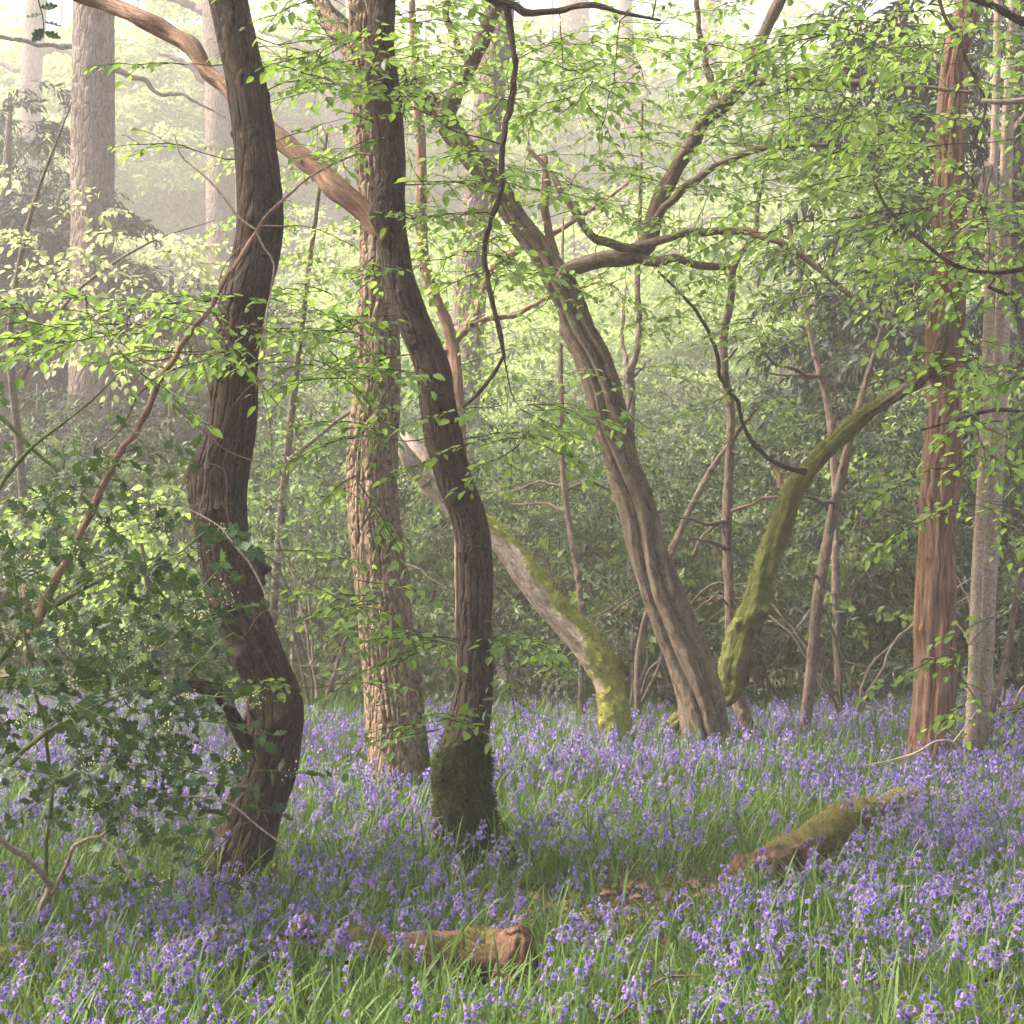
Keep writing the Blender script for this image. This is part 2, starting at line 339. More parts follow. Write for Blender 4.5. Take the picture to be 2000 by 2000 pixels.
# ---------------------------------------------------------------- leaves
def leaf_tpl(n=4, wid=0.30, fold=0.12, bend=0.12):
    """ovate pointed leaf, length 1 along x, midrib fold, n spans"""
    t = np.linspace(0, 1, n + 1); wv = wid * np.sin(np.pi * t ** 0.8) ** 0.85; wv[0] = wv[-1] = 0
    z = -bend * (t - 0.3) ** 2
    V = [[0, 0, z[0]]]; mid = [0]; lf = [0]; rt = [0]
    for i in range(1, n):
        k = len(V); V += [[t[i], 0, z[i]], [t[i] - 0.02, wv[i], z[i] + fold * wv[i] * 2], [t[i] - 0.02, -wv[i], z[i] + fold * wv[i] * 2]]
        mid.append(k); lf.append(k + 1); rt.append(k + 2)
    k = len(V); V.append([1, 0, z[-1]]); mid.append(k); lf.append(k); rt.append(k)
    Q, T = [], []
    for i in range(n):
        if i == 0: T += [[0, mid[1], lf[1]], [0, rt[1], mid[1]]]
        elif i == n - 1: T += [[mid[i], k, lf[i]], [rt[i], k, mid[i]]]
        else: Q += [[mid[i], mid[i + 1], lf[i + 1], lf[i]], [rt[i], rt[i + 1], mid[i + 1], mid[i]]]
    return np.array(V, float), np.array(Q, int).reshape(-1, 4), np.array(T, int).reshape(-1, 3)
def holly_tpl():
    V = []; Q = []; T = []
    n = 9; t = np.linspace(0, 1, n)
    for i in range(n):
        sp = i % 2 == 1
        wd = 0.36 * math.sin(math.pi * min(t[i] ** 0.9, 0.999)) * (1.12 if sp else 0.74); z = -0.12 * (t[i] - 0.4) ** 2
        zz = z + (0.06 if sp else -0.01); xo = 0.045 if sp else 0
        if i == 0: wd = 0.02
        if i == n - 1: wd = 0.0
        V += [[t[i], 0, z], [t[i] + xo, wd, zz], [t[i] + xo, -wd, zz]]
    for i in range(n - 1):
        a, b = 3 * i, 3 * i + 3
        Q += [[a, b, b + 1, a + 1], [a + 2, b + 2, b, a]]
    return np.array(V, float), np.array(Q), np.zeros((0, 3), int)
TPL = {'near': leaf_tpl(4), 'mid': leaf_tpl(2, 0.30), 'holly': holly_tpl(), 'needle': leaf_tpl(2, 0.14, 0.05, 0.3), 'far': leaf_tpl(2, 0.36, 0.15, 0.3), 'hollymid': leaf_tpl(2, 0.24, 0.3, 0.1)}
class Leaves:
    def __init__(s): s.O = []; s.A = []; s.N = []; s.S = []
    def add(s, O, A, N, S_): s.O.append(np.atleast_2d(O)); s.A.append(np.atleast_2d(A)); s.N.append(np.atleast_2d(N)); s.S.append(np.atleast_1d(S_))
    def arrays(s):
        O = np.concatenate(s.O); X = unit(np.concatenate(s.A)); N = np.concatenate(s.N); Z = unit(N - X * (N * X).sum(1, keepdims=True)); Y = np.cross(Z, X)
        return O, X, Y, Z, np.concatenate(s.S)
def leaf_mesh(mb, tpl, O, X, Y, Z, Sz, m=0):
    V, Q, T = TPL[tpl]; k = len(O)
    if k == 0: return
    VV = O[:, None] + Sz[:, None, None] * (V[None, :, 0:1] * X[:, None] + V[None, :, 1:2] * Y[:, None] + V[None, :, 2:3] * Z[:, None])
    offs = (np.arange(k) * len(V))[:, None, None]
    rn = np.repeat(rng.random(k), len(V))
    mb.add(VV, (Q[None] + offs) if len(Q) else None, (T[None] + offs) if len(T) else None, rn=rn, m=m)
_LM = {}
def leaf_data(tpl, mt):
    """three shared meshes of one leaf"""
    if (tpl, mt) not in _LM:
        out = []
        for i in range(3):
            mb = MB(); V, Q, T = TPL[tpl]; V = V.copy(); V[:, 2] += (i - 1) * 0.10 * (V[:, 0] ** 2); V[:, 1] *= 0.92 + 0.08 * i
            mb.add(V, Q, T, rn=0.33 * i); out.append(mb.mesh('leaf', M[mt], False))
        _LM[(tpl, mt)] = out
    return _LM[(tpl, mt)]
def leaves_to_objects(lv, parent, mt, tpl, n_single, name='foliage', margin=40):
    """the n_single leaves that show largest become parts of their own, the rest one part of kind stuff"""
    O, X, Y, Z, Sz = lv.arrays()
    px, py, dp = project(O)
    inv = (px > -margin) & (px < 2000 + margin) & (py > -margin) & (py < 2000 + margin) & (dp > 0.5)
    fac = np.abs((Z * unit(O - np.array([0, 0, H]))).sum(1))
    score = np.where(inv, Sz / np.maximum(dp, .5) * (0.3 + fac), -1)
    order = np.argsort(-score); single = order[:n_single]; single = single[score[single] > 0]
    rest = np.setdiff1d(np.arange(len(O)), single)
    mb = MB(); leaf_mesh(mb, tpl, O[rest], X[rest], Y[rest], Z[rest], Sz[rest])
    if len(rest): tag(mb.build(name, M[mt], parent, False), kind='stuff')
    base = np.array(parent.location); data = leaf_data(tpl, mt) if len(single) else None
    for k, i in enumerate(single):
        o = bpy.data.objects.new('leaf', data[k % 3]); COL.objects.link(o); o.parent = parent
        s = Sz[i]; p = O[i] - base
        o.matrix_basis = Matrix(((X[i][0] * s, Y[i][0] * s, Z[i][0] * s, p[0]), (X[i][1] * s, Y[i][1] * s, Z[i][1] * s, p[1]), (X[i][2] * s, Y[i][2] * s, Z[i][2] * s, p[2]), (0, 0, 0, 1)))

UP = np.array([0, 0, 1.0])
def along(P, u):
    """points at parameters u (0..1) on polyline P, with tangents"""
    t = np.clip(u, 0, 1) * (len(P) - 1); i = np.minimum(t.astype(int), len(P) - 2); f = (t - i)[:, None]
    return P[i] * (1 - f) + P[i + 1] * f, unit(P[i + 1] - P[i])
def leafy_twig(P, lv, size, gap, tilt=0.45, spread=0.95, u0=0.12):
    L = np.linalg.norm(np.diff(P, axis=0), axis=1).sum(); n = max(2, int(L / gap))
    u = np.linspace(u0, 1, n) + rng.normal(0, 0.02, n); O, T = along(P, u)
    side = np.where(np.arange(n) % 2 == 0, 1.0, -1.0) * spread * rng.uniform(0.75, 1.15, n); side[-1] *= 0.15
    nrm = unit(np.tile(UP, (n, 1)) + rng.normal(0, tilt, (n, 3))); b = unit(np.cross(nrm, T))
    A = unit(T * np.cos(side)[:, None] + b * np.sin(side)[:, None] + np.array([0, 0, -0.22]) + rng.normal(0, 0.12, (n, 3)))
    lv.add(O, A, nrm, size * rng.uniform(0.5, 1.15, n))
def spray(p, d, L, mb, lv, size, gap=0.035, r=0.0029, tilt=0.35, drop=0.18, m=0, nside=None, far=False):
    """flat spray of hornbeam twigs: a main twig with alternate side twigs, all leafy"""
    d = unit(d); n = 7; t = np.linspace(0, 1, n)[:, None]
    wob = np.cumsum(rng.normal(0, 0.035 * L, (n, 3)), 0); wob -= wob[:1]; wob[:, 2] *= 0.5
    P = p + d * L * t + np.array([0, 0, -drop]) * L * t ** 2 + wob
    twig(mb, P[::3] if far else P, r, 0.0013, m=m); leafy_twig(P, lv, size, gap, tilt)
    k = nside if nside is not None else max(2, int(L / 0.075))
    for j in range(k):
        u = 0.12 + 0.75 * (j + rng.uniform(-.3, .3)) / k; q, T = along(P, np.array([u])); q, T = q[0], T[0]
        b = unit(np.cross(UP + rng.normal(0, 0.15, 3), T)); sg = 1 if j % 2 else -1; a = rng.uniform(0.6, 1.0)
        dd = T * math.cos(a) + b * sg * math.sin(a) + np.array([0, 0, rng.normal(-0.05, 0.12)])
        l = L * (0.62 - 0.42 * u) * rng.uniform(0.7, 1.2)
        tt = np.linspace(0, 1, 5)[:, None]; PP = q + unit(dd) * l * tt + np.array([0, 0, -drop * 0.8]) * l * tt ** 2 + np.cumsum(rng.normal(0, 0.03 * l, (5, 3)), 0) * tt
        if not far: twig(mb, PP, r * 0.55, 0.001, m=m)
        leafy_twig(PP, lv, size, gap, tilt, u0=0.25)
def holly_spray(p, d, L, mb, lv, size, m=0, blossoms=None):
    d = unit(d); n = 6; t = np.linspace(0, 1, n)[:, None]
    P = p + d * L * t + np.array([0, 0, -0.12]) * L * t ** 2 + np.cumsum(rng.normal(0, 0.03 * L, (n, 3)), 0) * t
    twig(mb, P, 0.0026, 0.0012, m=m)
    k = max(3, int(L / 0.03)); u = np.linspace(0.15, 1.0, k); O, T = along(P, u); ang = np.arange(k) * 2.4 + rng.uniform(0, 6)
    b1 = unit(np.cross(T, UP + 1e-3)); b2 = np.cross(T, b1)
    rad = b1 * np.cos(ang)[:, None] + b2 * np.sin(ang)[:, None]
    A = unit(rad + T * 0.55 + np.array([0, 0, -0.1]) + rng.normal(0, 0.35, (k, 3)))
    N = unit(T * 0.6 + UP * 0.7 - rad * 0.35 + rng.normal(0, 0.4, (k, 3)))
    lv.add(O, A, N, size * rng.uniform(0.65, 1.1, k))
    if blossoms is not None and rng.random() < 0.26:
        q = along(P, np.array([rng.uniform(.45, .9)]))[0][0]
        blossoms.append(q)
def grow(skel, targets, mb, lv, leaf_size, kind='hornbeam', Ls=(0.25, 0.5), gap=0.035, rmax=0.011, extra=0.5, m=0, tilt=0.35, blossoms=None, seg=4, outw=None, sag=0.25, drop=0.18, far=False):
    """joins every target to the nearest point of the tree so far with a curved branch, and ends it in leafy sprays"""
    sk = [np.asarray(s, float) for s in skel]
    N = np.concatenate(sk)                       # nodes: x y z r
    targets = np.asarray(targets, float)
    dist = np.array([np.min(np.linalg.norm(N[:, :3] - t, axis=1)) for t in targets])
    for i in np.argsort(dist):
        t = targets[i]
        dv = t - N[:, :3]; dd = np.linalg.norm(dv, axis=1) + 0.35 * np.maximum(0, -dv[:, 2])
        j = np.argmin(dd); p0, r0 = N[j, :3], N[j, 3]; L = np.linalg.norm(t - p0)
        if L < 0.03: continue
        dirv = unit(t - p0); hz = unit(dirv * np.array([1, 1, 0.35]))
        c1 = p0 + L * 0.38 * unit(dirv + np.array([0, 0, sag]) + rng.normal(0, 0.28, 3)); c2 = t - L * 0.35 * unit(hz + rng.normal(0, 0.18, 3))
        n = int(np.clip(L / 0.07, 5, 16)); u = np.linspace(0, 1, n)[:, None]
        P = (1 - u) ** 3 * p0 + 3 * (1 - u) ** 2 * u * c1 + 3 * (1 - u) * u ** 2 * c2 + u ** 3 * t
        P = P + np.sin(u * math.pi) * np.cumsum(rng.normal(0, 0.012 * L ** 0.7, (n, 3)), 0)
        ra = min(r0 * 0.65, 0.0022 + 0.0045 * L, rmax); rb = max(0.0014, ra * 0.35)
        twig(mb, P, ra, rb, seg=seg, m=m)
        N = np.vstack([N, np.column_stack([P[2:], np.linspace(ra, rb, n)[2:]])])
        ds = [(P[-1], unit(P[-1] - P[-2]), 1.0)]
        for e in range(rng.poisson(extra * max(1, L / 0.4))):
            q, T = along(P, np.array([rng.uniform(0.3, 0.95)])); b = unit(np.cross(T[0], UP + rng.normal(0, .3, 3))) * rng.choice([-1, 1])
            ds.append((q[0], T[0] * 0.6 + b, 0.7))
        for q, d, s in ds:
            Lz = rng.uniform(*Ls) * s
            if kind == 'hornbeam': spray(q, d * np.array([1, 1, 0.45]), Lz, mb, lv, leaf_size, gap, tilt=tilt, m=m, drop=drop, far=far)
            elif kind == 'holly': holly_spray(q, d, Lz, mb, lv, leaf_size, m, blossoms)
    return N
def region(x0, x1, y0, y1, d0, d1, n):
    return np.array([W(rng.uniform(x0, x1), rng.uniform(y0, y1), rng.uniform(d0, d1)) for _ in range(n)])
def nodes(C, n=60):
    return hermite(C, n)
def moss_tufts(parent, V, Nn, ms, n, size, mt, name='moss'):
    ok = np.where(ms > 0.55)[0]
    if len(ok) == 0: return
    i = rng.choice(ok, n); P = V[i] + rng.normal(0, 0.004, (n, 3)); d = unit(Nn[i] + rng.normal(0, 0.55, (n, 3)) + np.array([0, 0, 0.15])); b = unit(np.cross(d, rng.normal(0, 1, (n, 3))))
    L = size * rng.uniform(0.5, 1.3, n)[:, None]; wd = L * 0.16
    VV = np.stack([P - b * wd - d * 0.003, P + b * wd - d * 0.003, P + d * L], 1)
    mb = MB(); mb.add(VV, T=np.arange(n * 3).reshape(n, 3), rn=np.repeat(rng.random(n), 3))
    tag(mb.build(name, M[mt], parent, False), kind='stuff')

# ---------------------------------------------------------------- trunk reliefs
def d_hornbeam(lobes=3, amp=0.06, twist=0.4, bumps=(), fine=0.02, seed=0.0, flare=None):
    def f(th, s, R, bk, pos):
        ph = th + twist * s + 0.5 * vnoise(s * 1.3 + seed, 0, 0)
        r = R * (1 + amp * np.cos(lobes * ph) * (0.5 + 0.5 * vnoise(s * 0.9, 3 + seed, 1)) + 0.05 * fbm(bk[..., 0] * 9 + seed, bk[..., 1] * 9, bk[..., 2] * 4))
        r = r + fine * R * vnoise(bk[..., 0] * 70, bk[..., 1] * 70, bk[..., 2] * 9 + seed)
        for c, A, sg in bumps:
            r = r + A * np.exp(-((pos - np.asarray(c)) ** 2).sum(-1) / sg ** 2) * (1 + 0.5 * fbm(pos[..., 0] * 30, pos[..., 1] * 30, pos[..., 2] * 30))
        if flare: r = r + R * flare * np.exp(-s / 0.16) * (0.55 + 0.45 * np.cos(4 * th + seed) + 0.3 * vnoise(np.cos(th) * 2, np.sin(th) * 2, seed))
        return r
    return f
def d_strands(n=5, depth=0.22, twist=0.9, flare=0.25, seed=0.0, bumps=()):
    """trunk of fused twisted strands with deep creases"""
    def f(th, s, R, bk, pos):
        wob = 0.55 * vnoise(s * 1.6 + seed, 1.5, 2) + 0.35 * vnoise(np.cos(th) * 1.5 + seed, np.sin(th) * 1.5, s * 2.2)
        ph = th + twist * s + wob
        cre = np.abs(np.sin(ph * n / 2)) ** 0.8
        cre2 = np.abs(np.sin(ph * n + 2.1 + 1.2 * wob)) ** 0.5
        mod = 0.65 + 0.35 * vnoise(np.cos(th) * 2, np.sin(th) * 2 + seed, s * 0.9)
        r = R * (1 - depth * mod + depth * mod * (1.25 * cre + 0.35 * cre2) * 0.85)
        r = r * (1 + 0.05 * fbm(bk[..., 0] * 14, bk[..., 1] * 14, bk[..., 2] * 6 + seed)) + 0.0025 * vnoise(bk[..., 0] * 90, bk[..., 1] * 90, bk[..., 2] * 40)
        for c, A, sg in bumps:
            r = r + A * np.exp(-((pos - np.asarray(c)) ** 2).sum(-1) / sg ** 2)
        if flare: r = r + R * flare * np.exp(-s / 0.2) * (0.6 + 0.4 * np.cos(n * ph))
        return r
    return f
def d_ridged(fx=1 / 0.020, fz=1 / 0.12, amp=0.008, seed=0.0, flare=0.3, big=0.03, bumps=()):
    """furrowed bark: a net of long ridges"""
    def f(th, s, R, bk, pos):
        wx = 0.25 * vnoise(bk[..., 0] * 12, bk[..., 1] * 12, bk[..., 2] * 9 + seed)
        a = np.abs(vnoise(bk[..., 0] * fx + wx * 2, bk[..., 1] * fx, bk[..., 2] * fz + seed))
        b = np.abs(vnoise(bk[..., 0] * fx * 1.9 + 7, bk[..., 1] * fx * 1.9, bk[..., 2] * fz * 2.1 + seed))
        rid = np.clip(a * 3.4, 0, 1) ** 0.8 * 0.78 + np.clip(b * 3, 0, 1) * 0.22
        r = R + amp * (rid - 0.6) * 1.6 + R * big * fbm(np.cos(th) * 1.3 + seed, np.sin(th) * 1.3, s * 1.5)
        for c, A, sg in bumps:
            r = r + A * np.exp(-((pos - np.asarray(c)) ** 2).sum(-1) / sg ** 2)
        if flare: r = r + R * flare * np.exp(-s / 0.18) * (0.5 + 0.5 * np.cos(5 * th + seed))
        return r
    return f
def trunk(parent, ctrl, n, seg, mt, disp=None, moss=None, name='trunk', sink=0.25, capbase=False, cushion=0.0):
    C = np.array(ctrl)
    if sink:
        b = C[0].copy(); b[2] = min(b[2], 0) - sink; b[:2] -= (C[1, :2] - C[0, :2]) * 0.2; b[3] *= 1.08; C = np.vstack([b, C])
    P = hermite(C, n); mb = MB()
    V, Nn, ms = tube(mb, P[:, :3], np.maximum(P[:, 3], 0.002), seg, disp, moss, capbase=capbase, cushion=cushion)
    o = mb.build(name, M[mt], parent)
    return o, P, V, Nn, ms
def branch(parent, pts, d=None, mt='hornbeam_grey', seg=10, n=None, disp=None, moss=None, name='branch', jit=0.0):
    C = pix_path(pts, d, horiz=False); L = np.linalg.norm(np.diff(C[:, :3], axis=0), axis=1).sum()
    P = hermite(C, n or int(np.clip(L / 0.03, 10, 140))); P[:, 3] = np.maximum(P[:, 3], 0.0015)
    if jit: P[:, :3] += (np.sin(np.linspace(0, 1, len(P)) * math.pi)[:, None]) * jit * np.stack([vnoise(np.arange(len(P)) * 0.16 + k * 9, k, rng.integers(99)) for k in range(3)], -1)
    kk = np.concatenate([[0], np.cumsum(np.linalg.norm(np.diff(P[:, :3], axis=0), axis=1))]) / np.maximum(0.045, 3.2 * P[:, 3].max()); env = np.sin(np.linspace(0, 1, len(P)) * math.pi)[:, None]; sk_ = rng.integers(999)
    P[:, :3] += env * (0.003 + 0.4 * P[:, 3:4]) * np.stack([vnoise(kk + k * 31, k, sk_) for k in range(3)], -1)
    P[:, 3] *= 1 + 0.14 * vnoise(kk * 1.3, 5, sk_)
    if disp is None:
        sd = rng.uniform(0, 50)
        disp = lambda th, s, R, bk, pos: R * (1 + 0.16 * fbm(bk[..., 0] * 40 + sd, bk[..., 1] * 40, bk[..., 2] * 12))
    mb = MB(); tube(mb, P[:, :3], P[:, 3], seg, disp, moss)
    mb.build(name, M[mt], parent); return P
def ctrl(pts, d): return pix_path(pts, d, True)

# ================================================================= TREES IN FRONT
# ---- A: dark sinuous hornbeam
dA = 5.45
A_pts = [(460, 1745, 150), (463, 1698, 138), (484, 1626, 122), (505, 1554, 116), (524, 1500, 114), (533, 1445, 112), (535, 1372, 112), (523, 1325, 106), (499, 1270, 108), (474, 1210, 112), (456, 1160, 112), (441, 1085, 106), (432, 1030, 106), (428, 958, 106), (433, 904, 108), (446, 850, 98), (453, 795, 94), (457, 700, 92), (466, 640, 94), (479, 580, 96), (497, 510, 94), (508, 430, 90), (507, 370, 88), (500, 290, 84), (484, 181, 80), (466, 90, 78), (448, 0, 78), (420, -160, 74), (400, -420, 66), (430, -800, 50)]
tA = empty('hornbeam_tree', ground_at(460, 1745), 'dark sinuous hornbeam trunk with burls rising out of the holly', 'tree')
A_b = [(W(503, 1100, dA - .04), 0.065, 0.055), (W(512, 1140, dA - .05), 0.06, 0.04), (W(515, 1215, dA - .08), 0.045, 0.05), (W(525, 1260, dA - .06), 0.02, 0.05), (W(440, 1190, dA - .1), 0.025, 0.05), (W(425, 1000, dA - .1), 0.02, 0.04), (W(455, 1290, dA - .08), 0.02, 0.05), (W(560, 1400, dA - .06), 0.02, 0.06), (W(500, 560, dA - .1), 0.012, 0.03), (W(455, 640, dA - .1), 0.012, 0.025), (W(385, 935, dA), 0.02, 0.07), (W(470, 145, dA - .08), 0.012, 0.02), (W(505, 310, dA - .1), 0.012, 0.02), (W(480, 378, dA - .1), 0.012, 0.025), (W(450, 40, dA - .08), 0.014, 0.03), (W(415, 905, dA - .1), -0.012, 0.03)]
def knots(pts, d, n):
    C = ctrl(pts, d); P = hermite(C, 200); out = []
    for i in rng.integers(8, 150, n):
        a = rng.uniform(-1.4, 1.4); p = P[i, :3] + P[i, 3] * np.array([math.sin(a), -math.cos(a), 0]); out.append((p, rng.choice([1, 1, 1, -.7]) * rng.uniform(.006, .014), rng.uniform(.010, .026)))
    return out
A_b += knots(A_pts, dA, 26)
mA = lambda V, N, s: np.clip(0.75 - (V[..., 2]) * 1.3, 0, 1) * np.clip(0.3 - N[..., 0], 0, 1)
oA, PA, VA, NA, msA = trunk(tA, ctrl(A_pts, dA), 520, 72, 'hornbeam_dark', d_hornbeam(3, 0.09, 0.5, A_b, 0.035, 4.0, 0.25), mA)
moss_tufts(oA, VA, NA, msA, 1500, 0.012, 'moss_dark')
PA2 = branch(tA, [(500, 1480, 36, 5.4), (478, 1448, 32, 5.35), (455, 1402, 30, 5.3), (424, 1362, 29, 5.2), (390, 1344, 27, 5.15), (350, 1345, 26, 5.1), (310, 1352, 22, 5.0), (250, 1345, 16, 4.95), (180, 1320, 10, 4.9)], mt='hornbeam_dark', seg=16)
# knot scars on A
mbx = MB(); lvA = Leaves()
tgA = np.concatenate([region(0, 430, 580, 700, 4.5, 5.6, 26), region(520, 640, 40, 260, 5.2, 5.8, 4), region(300, 420, 120, 150, 5.3, 5.5, 1), region(290, 440, 285, 310, 5.3, 5.5, 1), region(520, 660, 640, 760, 5.2, 5.6, 3), region(400, 520, 600, 720, 5.0, 5.25, 4), region(540, 700, 1060, 1140, 5.1, 5.6, 3), region(480, 680, 1310, 1400, 5.0, 5.5, 3), region(100, 900, -400, -60, 4.3, 6.6, 10)])
grow([PA[60:, :4]], tgA, mbx, lvA, 0.050, Ls=(0.2, 0.40), gap=0.035, extra=0.35)
tag(mbx.build('twigs', M['twig'], tA), kind='stuff')
leaves_to_objects(lvA, tA, 'leaf', 'near', 240)

# ---- oak with furrowed bark
dO = 7.5
O_pts = [(783, 1570, 122), (781, 1517, 114), (775, 1445, 110), (769, 1372, 106), (762, 1302, 104), (751, 1193, 102), (739, 1085, 100), (728, 976, 95), (728, 867, 93), (737, 759, 90), (738, 650, 84), (745, 560, 86), (748, 471, 86), (738, 326, 86), (728, 181, 84), (722, 0, 82), (716, -250, 78), (712, -420, 70)]
tO = empty('oak_tree', ground_at(783, 1570), 'oak trunk with deeply furrowed sunlit bark behind the dark forked hornbeam', 'tree')
_, PO, VO, NO, msO = trunk(tO, ctrl(O_pts, dO), 620, 190, 'oak', d_ridged(1 / 0.024, 1 / 0.15, 0.014, 2.0, 0.22, 0.03), lambda V, N, s: np.clip(0.15 + 0.5 * N[..., 0] - V[..., 2] * 0.25, 0, 0.62) + np.clip(V[..., 2] - 3.0, 0, 0.25) * (N[..., 0] > -0.2))
branch(tO, [(705, 130, 40, 7.5), (660, 60, 34, 7.7), (625, -20, 30, 7.9), (590, -140, 26, 8.2)], mt='oak', seg=14)

def oak_shade_crown():  # crown above the view, added to shade the foreground and the near mist
    tg = []
    while len(tg) < 95:
        q = np.array([-2.6, 6.8, 8.6]) + rng.uniform(-1, 1, 3) * np.array([7.5, 6.5, 3.6])
        e = (q - np.array([-2.6, 6.8, 8.6])) / np.array([7.5, 6.5, 3.6])
        if (e ** 2).sum() < 1 and q[2] > 2.3 + 0.40 * q[1] and not (q[0] < -3.6 and q[1] > 6.2) and q[0] < 2.0 and vnoise(q[0] * .5, q[1] * .5, q[2] * .6) > -0.35: tg.append(q)  # left back part kept open so sun reaches the oak and leaning trunks
    top = PO[-1]; sk = [PO[-40:]]
    for a in (0.4, 1.5, 2.6, 3.3, 4.2, 5.4):
        L = rng.uniform(3.5, 5.0); C = np.array([top, top + np.array([math.cos(a) * L * .25, math.sin(a) * L * .25, 1.4, -.03]), top + np.array([math.cos(a) * L * .6 - .6, math.sin(a) * L * .6, 2.6, -.05]), top + np.array([math.cos(a) * L - 1.2, math.sin(a) * L, 3.8, -.07])]); P = hermite(C, 40); P[:, 3] = np.maximum(P[:, 3], .012)
        mb = MB(); tube(mb, P[:, :3], P[:, 3], 10); mb.build('branch', M['oak'], tO); sk.append(P)
    mb = MB(); lv = Leaves(); grow(sk, np.array(tg), mb, lv, 0.12, Ls=(0.8, 1.4), gap=0.075, extra=0.5, rmax=0.04, seg=3, far=True)
    tag(mb.build('twigs', M['twig'], tO), kind='stuff'); O, X, Y, Z, Sz = lv.arrays(); fm = MB(); leaf_mesh(fm, 'far', O, X, Y, Z, Sz); tag(fm.build('crown', M['leaf_mid'], tO, False), kind='stuff')
# ---- B: dark hornbeam bending across the oak
dB = 5.9
B_pts = [(918, 1700, 116), (914, 1640, 104), (905, 1554, 102), (904, 1481, 95), (917, 1409, 84), (927, 1338, 76), (926, 1230, 73), (926, 1121, 72), (922, 1049, 70), (910, 994, 71), (888, 940, 73), (868, 867, 75), (855, 795, 72), (845, 722, 68), (832, 685, 70), (803, 616, 68), (780, 543, 62), (767, 471, 58), (760, 399, 63), (762, 326, 60), (758, 254, 62), (750, 181, 63), (744, 90, 56), (747, 0, 54), (752, -160, 50), (760, -420, 42), (740, -800, 30)]
tB = empty('hornbeam_tree', ground_at(918, 1700), 'brown hornbeam with green mossy foot, bending in front of the oak', 'tree')
mB = lambda V, N, s: np.clip(1.15 - (V[..., 2] - 0.42 + 0.22 * fbm(V[..., 0] * 9, V[..., 1] * 9, V[..., 2] * 5, 2)) * 3.5, 0, 1) + np.clip((V[..., 2] - 2.8) * 0.6, 0, 0.5) * np.clip(0.2 + N[..., 0], 0, 1)
B_b = [(W(875, 975, dB - .08), 0.02, 0.03), (W(810, 655, dB - .05), 0.014, 0.05), (W(720, 425, dB - .02), 0.02, 0.05), (W(745, 60, dB - .06), 0.012, 0.03), (W(755, 150, dB - .06), 0.015, 0.025)]
B_b += knots(B_pts, dB, 26)
oB, PB, VB, NB, msB = trunk(tB, ctrl(B_pts, dB), 520, 72, 'hornbeam_dark', d_hornbeam(3, 0.07, 0.35, B_b, 0.035, 9.0, 0.32), mB, cushion=0.018)
moss_tufts(oB, VB[VB[:, 2] < 0.8], NB[VB[:, 2] < 0.8], msB[VB[:, 2] < 0.8], 9000, 0.016, 'moss_dark')
dead = [(752, 452, 40, 5.95), (725, 425, 44, 5.98), (690, 392, 42, 6.02), (647, 358, 41, 6.1), (616, 328, 40, 6.15), (543, 268, 38, 6.3), (480, 205, 36, 6.4), (409, 141, 34, 6.5), (362, 90, 33, 6.55), (290, 43, 31, 6.6), (217, 12, 28, 6.7), (163, -6, 26, 6.75), (60, -40, 20, 6.8), (-60, -100, 10, 6.9)]
branch(tB, dead, mt='dead_red', seg=28, n=200, disp=d_ridged(1 / 0.02, 1 / 0.4, 0.005, 5.0, 0, 0.10), name='dead_limb')
brB1 = branch(tB, [(752, -120, 20, 5.9), (830, -70, 19, 5.85), (900, -20, 17, 5.8), (955, 2, 16, 5.75), (990, 14, 16, 5.75), (1050, 14, 14, 5.7), (1110, 10, 12, 5.7), (1160, 6, 11, 5.65), (1215, 24, 8, 5.6), (1290, 40, 5, 5.6)], mt='hornbeam_dark', jit=0.025)
brB2 = branch(tB, [(990, 14, 15, 5.75), (995, 70, 14, 5.75), (1003, 130, 13, 5.74), (1000, 190, 13, 5.73), (990, 260, 12, 5.72), (988, 330, 12, 5.72), (980, 400, 11, 5.7), (962, 450, 10, 5.7), (955, 500, 10, 5.7), (962, 560, 9, 5.68), (975, 640, 9, 5.67), (985, 700, 8, 5.66)], mt='hornbeam_dark', jit=0.025)
branch(tB, [(984, 694, 8, 5.66), (968, 722, 8, 5.66), (940, 760, 8, 5.65), (905, 796, 6, 5.64)], mt='hornbeam_dark')
mbx = MB(); lvB = Leaves()
tgB = np.concatenate([region(500, 800, 560, 760, 5.2, 6.2, 24), region(600, 900, 80, 300, 5.3, 6.3, 22), region(500, 800, -20, 110, 5.3, 6.3, 16), region(720, 1010, 300, 560, 5.4, 6.2, 20), region(690, 760, 1110, 1200, 5.3, 5.7, 4), region(770, 900, 1210, 1260, 5.3, 5.6, 4), region(960, 1060, 1220, 1300, 5.5, 5.8, 4), region(860, 1130, 780, 880, 5.4, 6.0, 9), region(820, 980, 1380, 1430, 5.3, 5.5, 3), region(670, 760, 780, 960, 5.4, 5.8, 6), region(950, 1300, 30, 200, 5.5, 6.2, 10), region(300, 1400, -400, -60, 4.4, 7.0, 12)])
grow([PB[70:, :4], brB1, brB2], tgB, mbx, lvB, 0.050, Ls=(0.2, 0.40), gap=0.036, extra=0.4)
tag(mbx.build('twigs', M['twig'], tB), kind='stuff')
leaves_to_objects(lvB, tB, 'leaf', 'near', 260)

